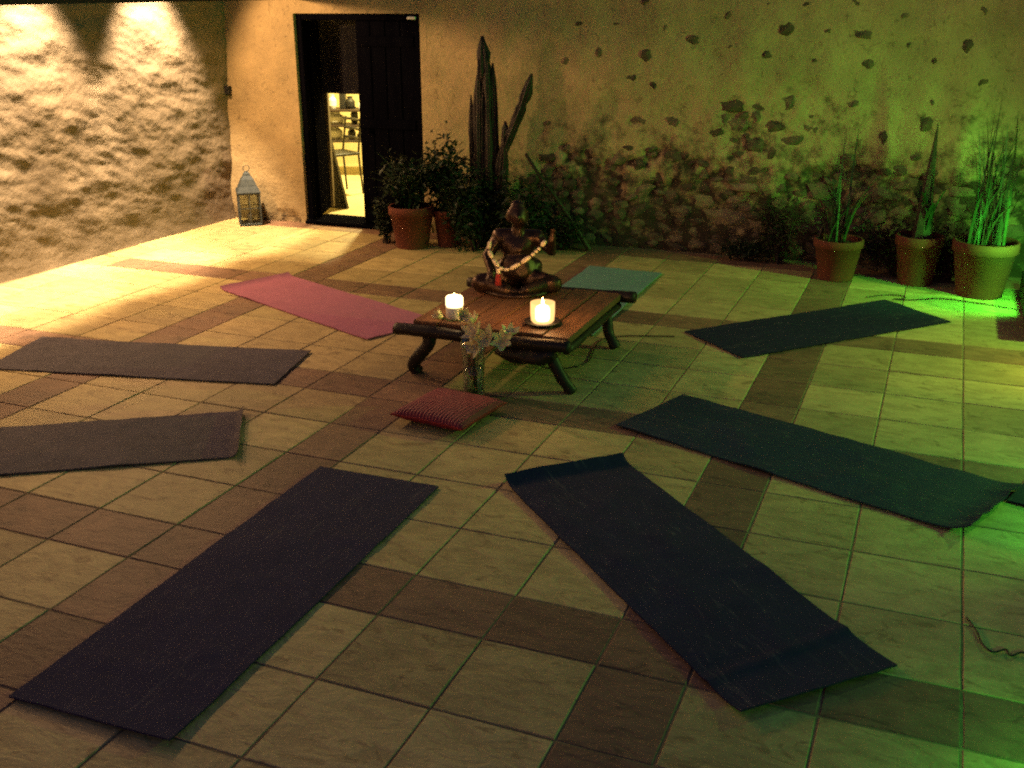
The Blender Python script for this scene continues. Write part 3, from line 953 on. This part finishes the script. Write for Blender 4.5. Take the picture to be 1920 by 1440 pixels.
MB().lathe([(0.0, 0.115), (0.006, 0.125), (0.005, 0.135), (0.0, 0.150)], 12).build('flame', M_FLAME, cl, True)
lamp('candle_light', 'POINT', (0.64, 5.42, TOPZ + 0.60), (1.0, 0.6, 0.25), 2.6, 0.03)

def petal_mesh(L, Wd, curlk, seed):
    vs_, fs_ = [], []
    nx, ny = 6, 4
    for i in range(nx + 1):
        t = i / nx
        w = Wd * (math.sin(math.pi * min(1, t * 0.9 + 0.08)) ** 0.9) * (1 - 0.35 * t)
        for j in range(ny + 1):
            s = j / ny - 0.5
            vs_.append((L * t * math.cos(curlk * t * .5), s * w, L * t * math.sin(curlk * t) * 0.6 + 0.25 * w * (abs(s) * 2) ** 2 + 0.002 * noise.noise(Vector((t * 5, s * 5, seed)))))
    for i in range(nx):
        for j in range(ny):
            a = i * (ny + 1) + j
            fs_.append((a, a + ny + 1, a + ny + 2, a + 1))
    return vs_, fs_

def flower_parts(parent, loc, dirv, L, Wd, n, open_=0.6, seed=0, nm='petal'):
    q = Vector(dirv).normalized().to_track_quat('Z', 'Y')
    for k in range(n):
        vs_, fs_ = petal_mesh(L, Wd, 0.9, seed + k)
        a = 2 * math.pi * k / n + seed
        tilt = -(math.pi / 2) * (1 - open_) + random.uniform(-0.2, 0.2)
        rot = q.to_matrix() @ Matrix.Rotation(a, 3, 'Z') @ Matrix.Rotation(tilt, 3, 'Y')
        m = MB().add([Vector(loc) + rot @ Vector(v) for v in vs_], fs_)
        o = m.build(nm, M_PETAL, parent, True)
        sol = o.modifiers.new('thick', 'SOLIDIFY')
        sol.thickness = 0.0012
fl = thing('white_blossom', W(0.72, 5.30, TOPZ), 'pale flower lying against the pillar candle', 'flower')
flower_parts(fl, (0.055, -0.03, 0.03), (0.5, -0.8, 0.7), 0.075, 0.045, 6, 0.7, 2)
flower_parts(fl, (-0.065, -0.045, 0.022), (-0.6, -0.6, 0.6), 0.065, 0.04, 6, 0.7, 5)
MB().tube([(0.055, -.03, 0.03), (0.0, -.06, .012), (-0.065, -0.045, 0.022)], 0.003, 6).build('stem', M_STEM, fl)

# vase of flowers on the floor ---------------------------------------
vz = thing('glass_vase', W(1.31, 4.56, 0.004), 'clear glass vase standing on the floor before the table', 'vase')
MB().lathe([(0.0, 0.0), (0.062, 0.0), (0.066, 0.006), (0.060, 0.02), (0.058, 0.12), (0.062, 0.24), (0.072, 0.315), (0.069, 0.315), (0.058, 0.24), (0.054, 0.12), (0.055, 0.03), (0.0, 0.026)], 32).build('glass', M_GLASS, vz, True)
MB().lathe([(0.0, 0.030), (0.053, 0.032), (0.053, 0.12), (0.055, 0.17), (0.0, 0.171)], 28).build('water', glass('water', (0.80, 0.93, 0.84)), vz, True)
bq = thing('white_flowers', W(1.31, 4.56, 0.03), 'spray of white flowers leaning out of the glass vase', 'flowers')
heads = [((0.02, -0.02, 0.36), (0.2, -0.8, 0.5), 0.075), ((0.085, -0.01, 0.335), (0.5, -0.9, 0.2), 0.08), ((0.17, 0.0, 0.325), (0.7, -0.7, 0.3), 0.075), ((0.045, -0.04, 0.30), (0.1, -1, -0.2), 0.07), ((0.20, 0.03, 0.36), (0.8, -0.2, 0.7), 0.06), ((-0.01, 0.03, 0.40), (-0.2, -0.2, 1), 0.06)]
for i, (p, d, L) in enumerate(heads):
    flower_parts(bq, p, (d[0] - 0.5, d[1], d[2] + 0.15), L * 1.1, L * 0.62, 6, 0.86, i * 1.3)
    MB().tube([(random.uniform(-.03, .03), random.uniform(-.03, .03), 0.0), (p[0] * .3, p[1] * .3, 0.2), p], 0.003, 6).build('stem', M_STEM, bq)
for i in range(7):
    a = random.uniform(0, 6.28)
    vs_, fs_ = petal_mesh(0.12, 0.022, 0.5, i)
    rot = Matrix.Rotation(a, 3, 'Z') @ Matrix.Rotation(R(-70), 3, 'Y')
    o = MB().add([rot @ Vector(v) + Vector((0.02 * math.cos(a), 0.02 * math.sin(a), 0.05 + 0.02 * i)) for v in vs_], fs_).build('leaf', M_LEAF, bq, True)
    o.modifiers.new('thick', 'SOLIDIFY').thickness = 0.001

# statue ---------------------------------------------------------------
st = thing('seated_statue', W(0.86, 7.30, TOPZ), 'dark bronze seated figure at the back of the low table', 'statue', rz=R(18))
mb = MB()
s = 0.62
def sb_(c, r, sc=(1, 1, 1)):
    mb.ball([k * s for k in c], r * s, 3, sc)
def lim(pts, rad):
    mb.tube([Vector(p) * s for p in pts], [r * s for r in rad], 14)
    for p, r in zip(pts, rad):
        mb.ball([k * s for k in p], r * s, 2)
sb_((0, 0.02, 0.22), 0.19, (1.05, 0.9, 0.95))          # belly
sb_((0, 0.05, 0.20), 0.22, (1.15, 0.8, 0.7))           # hips
sb_((0, 0.04, 0.43), 0.155, (1.15, 0.8, 1.0))          # chest
lim([(-0.19, 0.05, 0.52), (0.19, 0.05, 0.52)], [0.085, 0.085])
lim([(0, 0.04, 0.5), (0, 0.02, 0.66)], [0.085, 0.06])
sb_((0, 0.0, 0.755), 0.115, (0.88, 0.95, 1.1))         # head
sb_((0, 0.02, 0.86), 0.075, (1, 1, 0.7))               # hair
sb_((0, -0.105, 0.745), 0.022, (0.8, 1.2, 1.6))        # nose
sb_((0, -0.085, 0.69), 0.028, (1.3, 0.7, 0.6))
for sx in (-1, 1):
    sb_((0.10 * sx, 0.02, 0.74), 0.03, (0.5, 0.8, 2.1))  # ears
    lim([(0.13 * sx, 0.0, 0.10), (0.36 * sx, -0.16, 0.09), (0.10 * sx, -0.30, 0.06)], [0.12, 0.10, 0.065])
    sb_((-0.02 * sx, -0.32, 0.055), 0.05, (1.7, 0.8, 0.7))
lim([(-0.20, 0.05, 0.51), (-0.31, -0.02, 0.33), (-0.25, -0.20, 0.20)], [0.07, 0.058, 0.042])
lim([(0.20, 0.05, 0.51), (0.35, -0.05, 0.40), (0.36, -0.16, 0.55)], [0.07, 0.055, 0.042])
for sx, p in ((-1, (-0.25, -0.22, 0.19)), (1, (0.36, -0.175, 0.58))):
    sb_(p, 0.045, (0.8, 0.6, 1.1))
    for k in range(4):
        d = Vector((0.018 * (k - 1.5), -0.02, 0.055 if sx > 0 else -0.02))
        q_ = Vector(p) + d
        lim([tuple(Vector(p) + d * 0.3), tuple(q_), tuple(q_ + Vector((0, -0.02, 0.03 if sx > 0 else -0.015)))], [0.013, 0.012, 0.009])
MB().lathe([(0.0, 0.0), (0.34 * s, 0.0), (0.36 * s, 0.015 * s), (0.33 * s, 0.04 * s), (0.0, 0.045 * s)], 30, (0, -0.07 * s, 0)).build('pedestal', M_BRONZE, st, True)
for i_, p_ in enumerate(mb.v):
    q_ = Vector(p_)
    mb.v[i_] = tuple(q_ + Vector((noise.noise(q_ * 14), noise.noise(q_ * 14 + Vector((5, 0, 0))), noise.noise(q_ * 14 + Vector((0, 7, 0))))) * 0.014)
body = mb.build('figure', M_BRONZE, st, True)
rm_ = body.modifiers.new('remesh', 'REMESH')
rm_.mode = 'VOXEL'
rm_.voxel_size = 0.007
rm_.use_smooth_shade = True
sm_ = body.modifiers.new('smooth', 'SMOOTH')
sm_.factor = 0.6
sm_.iterations = 4

nk = thing('bead_necklace', W(0.89, 7.19, TOPZ), 'necklace of long pale beads hung around the statue', 'necklace')
def beadrow(pts, rad, lens):
    P = [W(u - 0.86, v - 7.22, z - TOPZ) for u, v, z in pts]
    for (a, b), r, l in zip(zip(P, P[1:]), rad, lens):
        d = b - a
        m_ = (a + b) / 2
        q = d.to_track_quat('Z', 'Y')
        h = d.length * l / 2
        m = MB().lathe([(0.0, -h), (r * .7, -h * .92), (r, -h * .4), (r, h * .4), (r * .7, h * .92), (0.0, h)], 12)
        m.v = [tuple(q @ Vector(p) + m_) for p in m.v]
        m.build('bead', M_BONE, nk, True)
beadrow([(0.60, 6.78, 1.66), (0.60, 6.72, 1.52), (0.68, 6.68, 1.40), (0.80, 6.64, 1.29), (0.88, 6.64, 1.26), (0.97, 6.64, 1.27), (1.15, 6.64, 1.38), (1.31, 6.66, 1.50), (1.36, 6.68, 1.55), (1.40, 6.69, 1.59), (1.44, 6.70, 1.63), (1.52, 6.75, 1.75)],
        [0.012, 0.0135, 0.013, 0.010, 0.010, 0.0125, 0.0135, 0.011, 0.011, 0.011, 0.013], [.8, .9, .9, .9, .9, .9, .88, .8, .8, .8, .7])
m = MB()
m.tube([W(0.80 - .86, 6.63 - 7.22, 1.27 - TOPZ), W(0.80 - .86, 6.62 - 7.22, 1.20 - TOPZ)], 0.013, 12)
m.build('tassel_cap', M_BONE, nk)
MB().tube([W(0.80 - .86, 6.62 - 7.22, 1.20 - TOPZ), W(0.80 - .86, 6.61 - 7.22, 1.12 - TOPZ), W(0.80 - .86, 6.61 - 7.22, 1.02 - TOPZ)], [0.012, 0.017, 0.020], 12).build('tassel', M_RED, nk, True)

# cushion ---------------------------------------------------------------
M_CUSH = None
def cushion():
    m, nt, bs = base_mat('cushion_red')
    v = coords(nt, (1, 1, 1), 'obj')
    w = nt.nodes.new('ShaderNodeTexWave')
    w.inputs['Scale'].default_value = 16
    w.inputs['Distortion'].default_value = 1.2
    w.inputs['Detail'].default_value = 2
    nt.links.new(v, w.inputs['Vector'])
    f = ramp(nt, noise_tex(nt, v, 9, 4, 0.6), 0.3, 0.7)
    col = mix_rgb(nt, f, (0.27, 0.018, 0.04), (0.19, 0.013, 0.036))
    col = mix_rgb(nt, w.outputs['Fac'], mix_rgb(nt, 0.4, col, (0.05, 0.004, 0.02)), col)
    nt.links.new(col, bs.inputs['Base Color'])
    bs.inputs['Roughness'].default_value = 0.75
    bump(nt, bs, w.outputs['Fac'], 0.6, 0.006)
    n = 30
    vs_, fs_ = [], []
    half = 0.215
    for side in (1, -1):
        for i in range(n + 1):
            for j in range(n + 1):
                x, y = i / n * 2 - 1, j / n * 2 - 1
                prof = ((1 - abs(x) ** 2.6) * (1 - abs(y) ** 2.6)) ** 0.42
                pin = 1 - 0.055 * (1 - x * x) * (abs(y) ** 3) - 0.0
                pin2 = 1 - 0.055 * (1 - y * y) * (abs(x) ** 3)
                z = 0.048 + side * (0.004 + 0.044 * prof) + 0.004 * noise.noise(Vector((x * 2, y * 2, side)))
                vs_.append((x * half * pin2, y * half * pin, z))
    N = (n + 1) ** 2
    for i in range(n):
        for j in range(n):
            a = i * (n + 1) + j
            fs_.append((a, a + n + 1, a + n + 2, a + 1))
            fs_.append((N + a, N + a + 1, N + a + n + 2, N + a + n + 1))
    ring = [i * (n + 1) for i in range(n + 1)] + [n * (n + 1) + j for j in range(1, n + 1)] + [i * (n + 1) + n for i in range(n - 1, -1, -1)] + [j for j in range(n - 1, 0, -1)]
    for a, b in zip(ring, ring[1:] + ring[:1]):
        fs_.append((a, N + a, N + b, b))
    c = MB().add(vs_, fs_)
    t = thing('floor_cushion', W(1.33, 3.74, 0.002), 'square red ribbed cushion on the floor in front of the vase', 'cushion', rz=R(-8))
    c.build('cover', m, t, True)
    e = []
    for a in range(121):
        k = a / 120 * 4
        s_ = int(k) % 4
        f_ = k - int(k)
        p = [(-1 + 2 * f_, -1), (1, -1 + 2 * f_), (1 - 2 * f_, 1), (-1, 1 - 2 * f_)][s_]
        x, y = p
        e.append((x * half * (1 - 0.055 * (1 - y * y)) * 1.01, y * half * (1 - 0.055 * (1 - x * x)) * 1.01, 0.048))
    MB().tube(e, 0.005, 6, cap=False).build('piping', M_RED, t, True)
cushion()

# ================================================================ LANTERN
ln = thing('metal_lantern', W(-8.5, 13.42, 0.004), 'grey metal lantern with glass panes beside the doorway', 'lantern', rz=R(40))
hw, hb = 0.098, 0.30
MB().box((-hw - .008, -hw - .008, 0), (hw + .008, hw + .008, 0.022), 0.003).build('base', M_LANTERN, ln)
MB().box((-hw - .006, -hw - .006, hb), (hw + .006, hw + .006, hb + 0.014), 0.003).build('top_plate', M_LANTERN, ln)
for sx in (-1, 1):
    for sy in (-1, 1):
        MB().box((sx * hw - .007, sy * hw - .007, 0.0225), (sx * hw + .007, sy * hw + .007, hb - .0005)).build('corner_post', M_LANTERN, ln)
for k in range(4):
    rot = Matrix.Rotation(k * math.pi / 2, 3, 'Z')
    m = MB().box((-hw + .0075, -hw - .0015, 0.023), (hw - .0075, -hw + .0015, hb - .001))
    m.v = [tuple(rot @ Vector(p)) for p in m.v]
    pane = m.build('pane', M_PANE, ln)
    m = MB().box((-.004, -hw - .006, 0.023), (.004, -hw - .002, hb - .001)).box((-hw + .0075, -hw - .0055, hb * .55), (-.0045, -hw - .002, hb * .55 + .008)).box((.0045, -hw - .0055, hb * .55), (hw - .0075, -hw - .002, hb * .55 + .008))
    m.v = [tuple(rot @ Vector(p)) for p in m.v]
    m.build('muntin', M_LANTERN, ln)
rf = MB()
prof = [(hw + .014, hb + .0145), (hw + .014, hb + .022), (hw * .86, hb + .075), (hw * .60, hb + .14), (hw * .34, hb + .175), (hw * .30, hb + .19), (hw * .2, hb + .205), (0.004, hb + .215)]
vs_, fs_ = [], []
for r, z in prof:
    vs_ += [(-r, -r, z), (r, -r, z), (r, r, z), (-r, r, z)]
for i in range(len(prof) - 1):
    for k in range(4):
        a, b = i * 4 + k, i * 4 + (k + 1) % 4
        fs_.append((a, b, b + 4, a + 4))
fs_.append((3, 2, 1, 0))
rf.add(vs_, fs_)
rf.build('roof', M_LANTERN, ln)
MB().tube([(0.03 * math.cos(a / 16 * 6.2832), 0, hb + .240 + 0.03 * math.sin(a / 16 * 6.2832)) for a in range(17)], 0.003, 6, cap=False).build('ring', M_LANTERN, ln)
MB().lathe([(0.0, 0.023), (0.03, 0.023), (0.03, 0.10), (0.0, 0.102)], 16).build('candle', M_WAX, ln, True)

# junction box on the wall near the corner
jb = thing('switch_box', W(-9.22, 13.86, 2.98), 'small black and white switch box at the corner of the walls', 'switch box')
MB().box((-0.035, -0.012, 0.0), (0.0, 0.035, 0.075), 0.004).build('white_side', M_WHITE, jb)
MB().box((0.001, -0.018, -.002), (0.05, 0.035, 0.077), 0.004).build('black_face', M_BLACK, jb)

# ================================================================ POTS AND PLANTS
def pot(name, u, v, rtop, h, label, mt=M_TERRA, group='terracotta pots'):
    t = thing(name, W(u, v, 0.004), label, 'plant pot', rz=random.uniform(0, 6), group=group)
    rt_, hh = rtop * T, h * T
    rb = rt_ * 0.70
    MB().lathe([(0.0, 0.0), (rb, 0.0), (rb * 1.01, 0.006), (rt_ * 0.93, hh * 0.80), (rt_ * 0.94, hh * 0.80), (rt_, hh * 0.81), (rt_, hh * 0.985), (rt_ * .985, hh), (rt_ * .90, hh), (rt_ * .88, hh * 0.97), (rt_ * .86, hh * .86)], 40).build('body', mt, t, True)
    MB().lathe([(0.0, hh * .89), (rt_ * .45, hh * .885), (rt_ * .875, hh * .87)], 30).build('soil', M_SOIL, t, True)
    return t

def blade(L, w, bend, seed, nseg=8, fold=0.25):
    vs_, fs_ = [], []
    rnd = random.Random(seed)
    x = z = 0.0
    ang = R(90) - bend * 0.15
    for i in range(nseg + 1):
        t = i / nseg
        ww = w * (1 - t) ** 0.6 * (0.6 + 0.4 * min(1, t * 4)) + 0.0006
        vs_ += [(x, -ww / 2, z + fold * ww * .5), (x, 0, z), (x, ww / 2, z + fold * ww * .5)]
        ang -= bend / nseg * (0.3 + 1.4 * t)
        x += L / nseg * math.cos(ang)
        z += L / nseg * math.sin(ang)
    for i in range(nseg):
        a = i * 3
        fs_ += [(a, a + 3, a + 4, a + 1), (a + 1, a + 4, a + 5, a + 2)]
    return vs_, fs_

def blades_plant(name, u, v, z, n, L, w, bend, label, mats, cat='plant', spread=0.06, seed=0, group=None, separate=True):
    t = thing(name, W(u, v, z), label, cat, group=group)
    rnd = random.Random(seed)
    joint = MB()
    for i in range(n):
        vs_, fs_ = blade(rnd.uniform(*L), rnd.uniform(*w), rnd.uniform(*bend), seed + i)
        a = rnd.uniform(0, 6.283)
        off = Vector((rnd.uniform(-spread, spread), rnd.uniform(-spread, spread), 0))
        rot = Matrix.Rotation(a, 3, 'Z')
        vs_ = [rot @ Vector(p) + off for p in vs_]
        if separate:
            MB().add(vs_, fs_).build('leaf', rnd.choice(mats), t, True)
        else:
            joint.add(vs_, fs_)
    if not separate:
        joint.build('foliage', mats[0], t, True)
    return t

def bush(name, u, v, z, rx, ry, rz_, n, size, label, mt, seed=0, cat='shrub', group=None, stems=5):
    t = thing(name, W(u, v, z), label, cat, group=group)
    rnd = random.Random(seed)
    m = MB()
    tips = []
    sm = MB()
    for k in range(stems * 3):
        d = Vector((rnd.uniform(-1, 1) * rx, rnd.uniform(-1, 1) * ry, rnd.uniform(0.7, 1.9) * rz_)) * T
        mid = d * 0.5 + Vector((rnd.uniform(-.03, .03), rnd.uniform(-.03, .03), 0.03))
        tips += [d, mid, (d + mid) / 2]
        sm.tube([(rnd.uniform(-.03, .03), rnd.uniform(-.03, .03), 0), mid, d], [0.008, 0.006, 0.003], 6)
    sm.build('stem', M_WOOD_DARK, t)
    for i in range(n):
        c = rnd.choice(tips) + Vector((rnd.gauss(0, 1) * rx, rnd.gauss(0, 1) * ry, rnd.gauss(0, 1) * rz_)) * T * 0.26
        if c.z < 0.01: c.z = rnd.uniform(0.02, 0.15)
        L = size * rnd.uniform(0.6, 1.4)
        w = L * rnd.uniform(0.35, 0.55)
        rot = Matrix.Rotation(rnd.uniform(0, 6.28), 3, 'Z') @ Matrix.Rotation(rnd.uniform(-1.0, 0.7), 3, 'Y') @ Matrix.Rotation(rnd.uniform(-.8, .8), 3, 'X')
        pts = [(0, 0, 0), (L * .45, -w / 2, L * .08), (L, 0, -L * .06), (L * .45, w / 2, L * .08)]
        m.add([rot @ Vector(p) + c for p in pts], [(0, 1, 2), (0, 2, 3)])
    m.build('foliage', mt, t)
    return t

# right-hand pots
pot('terracotta_pot', 5.16, 13.10, 0.46, 0.78, 'small red terracotta pot, leftmost of the three at right')
pot('terracotta_pot', 6.60, 13.28, 0.44, 0.92, 'terracotta pot holding the dark spiky plant, middle of the three')
pot('terracotta_pot', 7.72, 12.80, 0.56, 1.00, 'large terracotta pot lit green on one side at the right edge')
blades_plant('grass_plant', 5.10, 13.10, 0.68, 34, (0.35, 0.95), (0.012, 0.026), (0.1, 1.4), 'tall thin green blades growing in the small left pot of the three', [M_LEAF, M_LEAF_DK], seed=21, spread=0.07)
blades_plant('grass_plant', 4.78, 13.05, 0.70, 3, (0.22, 0.30), (0.02, 0.03), (1.2, 1.9), 'dry bent blades drooping over the rim of the small left pot', [M_LEAF_DRY], seed=28, spread=0.01)
blades_plant('spiky_plant', 6.62, 13.28, 0.82, 18, (0.22, 0.5), (0.04, 0.07), (0.4, 1.5), 'dark spiky plant in the middle pot under the green lit wall', [M_LEAF_DRY, M_LEAF_DK], seed=33, spread=0.05)
tag(MB().tube([(0, 0, 0), (0.0, 0, 0.35), (0.01, 0, 0.6), (0.012, 0, 0.86)], [0.075, 0.045, 0.024, 0.003], 9, lump=0.4).build('flower_spike', M_LEAF_DRY, loc=W(6.62, 13.30, 0.85)), 'slender dark spike rising from the spiky plant', 'plant')
bush('dark_shrub', 6.15, 13.75, 0.0, 0.75, 0.25, 0.55, 1100, 0.05, 'low dark shrub behind the middle pot', M_LEAF_DRY, 41)
bush('dark_shrub', 7.15, 13.75, 0.0, 0.6, 0.25, 0.55, 900, 0.05, 'low dark shrub between the middle and the largest pot', M_LEAF_DRY, 42)
blades_plant('reed_plant', 7.72, 12.80, 0.88, 60, (0.35, 1.12), (0.010, 0.026), (0.0, 1.1), 'tall green reeds growing in the largest pot at the right edge', [M_LEAF, M_LEAF_DK, M_LEAF_DK, M_LEAF_DRY], seed=55, spread=0.13)
bush('dark_shrub', 3.95, 13.95, 0.0, 0.36, 0.10, 0.60, 1500, 0.035, 'dark upright shrub against the wall left of the three pots', M_LEAF_DRY, 43)
bush('dark_shrub', 3.3, 13.95, 0.0, 0.5, 0.12, 0.22, 500, 0.045, 'low dark weeds at the wall foot beside the upright shrub', M_LEAF_DK, 47)

# left-hand group
pot('terracotta_pot', -3.72, 12.62, 0.50, 0.90, 'terracotta pot with a leafy plant in front of the closed door leaf')
pot('terracotta_pot', -3.02, 13.0, 0.34, 0.80, 'narrow terracotta pot half hidden by bushes right of the door')
blades_plant('arching_plant', -3.78, 12.62, 0.80, 40, (0.30, 0.70), (0.018, 0.035), (0.7, 2.3), 'arching long leaved plant in the pot before the door', [M_LEAF_DK, M_LEAF_DK, M_LEAF], seed=61, spread=0.07)
bush('leafy_shrub', -3.75, 12.66, 0.80, 0.42, 0.42, 0.50, 1300, 0.06, 'dark leafy growth around the base of the arching plant', M_LEAF_DK, 62)
bush('leafy_shrub', -4.45, 12.75, 0.0, 0.20, 0.2, 0.45, 600, 0.05, 'small dark shrub at the threshold left of the door pot', M_LEAF_DK, 63)
bush('leafy_shrub', -3.05, 13.05, 0.66, 0.36, 0.3, 0.75, 1500, 0.065, 'bushy plant with round leaves before the bright wall strip', M_LEAF_DK, 64)
bush('leafy_shrub', -2.3, 12.75, 0.0, 0.55, 0.35, 0.85, 2600, 0.06, 'dense dark bush beneath the tall cactus', M_LEAF_DK, 65)
bush('leafy_shrub', -1.35, 13.0, 0.0, 0.55, 0.35, 0.75, 2200, 0.06, 'dense dark bush behind the statue', M_LEAF_DK, 66)
bush('leafy_shrub', -0.55, 13.5, 0.0, 0.40, 0.25, 0.35, 900, 0.05, 'low dark bush at the wall foot right of the statue', M_LEAF_DK, 67)
cx = thing('column_cactus', W(-2.2, 13.35, 0.0), 'tall columnar cactus with several ribbed stems right of the door', 'cactus')
def cstem(pts, r0, seed):
    P = [W(u + 2.2, v - 13.35, z) for u, v, z in pts]
    out, rr_ = [], []
    for i in range(len(P) - 1):
        for k in range(6):
            out.append(P[i].lerp(P[i + 1], k / 6))
    out.append(P[-1])
    n_ = len(out)
    for i in range(n_):
        t = i / (n_ - 1)
        rr_.append(r0 * T * (1 if t < 0.86 else max(0.2, ((1 - t) / 0.14) ** 0.6)) * (1 + 0.08 * math.sin(i * 1.9 + seed)))
    MB().tube(out, rr_, 28, ribs=7, ribd=0.26, lump=0.42).build('stem', M_CACTUS, cx, True)
cstem([(-2.26, 13.3, 0), (-2.26, 13.28, 2.0), (-2.24, 13.28, 3.4), (-2.28, 13.25, 4.38)], 0.115, 1)
cstem([(-2.42, 13.3, 0.2), (-2.46, 13.28, 1.8), (-2.42, 13.26, 3.6)], 0.065, 2)
cstem([(-2.05, 13.35, 0.2), (-2.04, 13.3, 2.0), (-2.08, 13.3, 3.85)], 0.075, 3)
cstem([(-2.60, 13.3, 0.3), (-2.58, 13.28, 1.6), (-2.56, 13.26, 3.2)], 0.045, 4)
cstem([(-2.0, 13.3, 0.6), (-1.85, 13.25, 2.0), (-1.42, 13.22, 2.95), (-1.17, 13.2, 3.66)], 0.085, 5)
cstem([(-2.34, 13.2, 0.3), (-2.36, 13.18, 2.0), (-2.34, 13.2, 3.95)], 0.055, 7)
cstem([(-2.14, 13.2, 0.3), (-2.12, 13.18, 2.2), (-2.17, 13.2, 4.1)], 0.055, 8)
cstem([(-1.9, 13.3, 0.5), (-1.80, 13.25, 1.8), (-1.76, 13.2, 2.7)], 0.07, 6)
wd = MB().tube([W(-1.30, 13.2, 2.05), W(-1.1, 13.22, 1.75), W(-0.88, 13.3, 1.42), W(-0.4, 13.5, 0.7), W(0.0, 13.65, 0.02)], [0.014, 0.016, 0.018, 0.02, 0.022], 8, lump=0.3).build('fallen_stick', M_WOOD_DARK)
tag(wd, 'thin dark stick leaning from the cactus down to the right', 'stick')

# ================================================================ CABLES
def cable(pts, label, r=0.0035):
    P = [W(*p) for p in pts]
    out = []
    m = len(P)
    for i in range(m - 1):
        p0, p1, p2, p3 = P[max(i - 1, 0)], P[i], P[i + 1], P[min(i + 2, m - 1)]
        for k in range(8):
            t = k / 8
            out.append(0.5 * ((2 * p1) + (p2 - p0) * t + (2 * p0 - 5 * p1 + 4 * p2 - p3) * t * t + (3 * p1 - p0 - 3 * p2 + p3) * t ** 3))
    out.append(P[-1])
    return tag(MB().tube(out, r, 8).build('cable', M_BLACK), label, 'cable')
Z = 0.016
cable([(7.50, 1.10, Z), (7.58, 0.9, Z), (7.62, 0.72, Z), (7.70, 0.62, Z), (7.80, 0.70, Z), (7.84, 0.62, Z), (7.95, 0.70, Z), (8.2, 0.5, Z), (8.8, 0.4, Z)], 'black cable curling in from the right edge of the floor')
cable([(5.85, 11.8, Z), (6.1, 12.08, Z), (6.4, 12.15, Z), (6.5, 11.98, Z), (6.3, 11.85, Z), (6.6, 11.9, Z), (7.2, 12.2, Z), (8.4, 11.9, Z)], 'black cable looped behind the black blue mat')
cable([(1.2, 6.6, 0.62), (1.35, 6.3, 0.35), (1.6, 6.1, 0.1), (1.85, 6.0, Z), (2.3, 6.4, Z), (2.2, 7.7, Z), (3.2, 8.2, Z)], 'thin dark cord hanging under the low table')
# dark trough along the right edge
tr = thing('planter_trough', W(8.9, 11.6, 0.004), 'low dark trough at the right edge beyond the green lit floor', 'planter')
MB().box((-0.5 * T, -1.6 * T, 0), (0.6 * T, 1.5 * T, 0.42 * T), 0.01).build('box', M_BLACK, tr)
MB().box((-0.45 * T, -1.55 * T, 0.421 * T), (0.55 * T, 1.45 * T, 0.43 * T)).build('soil', M_SOIL, tr)
print('floor pieces', nt_y, 'stones', len(taken))
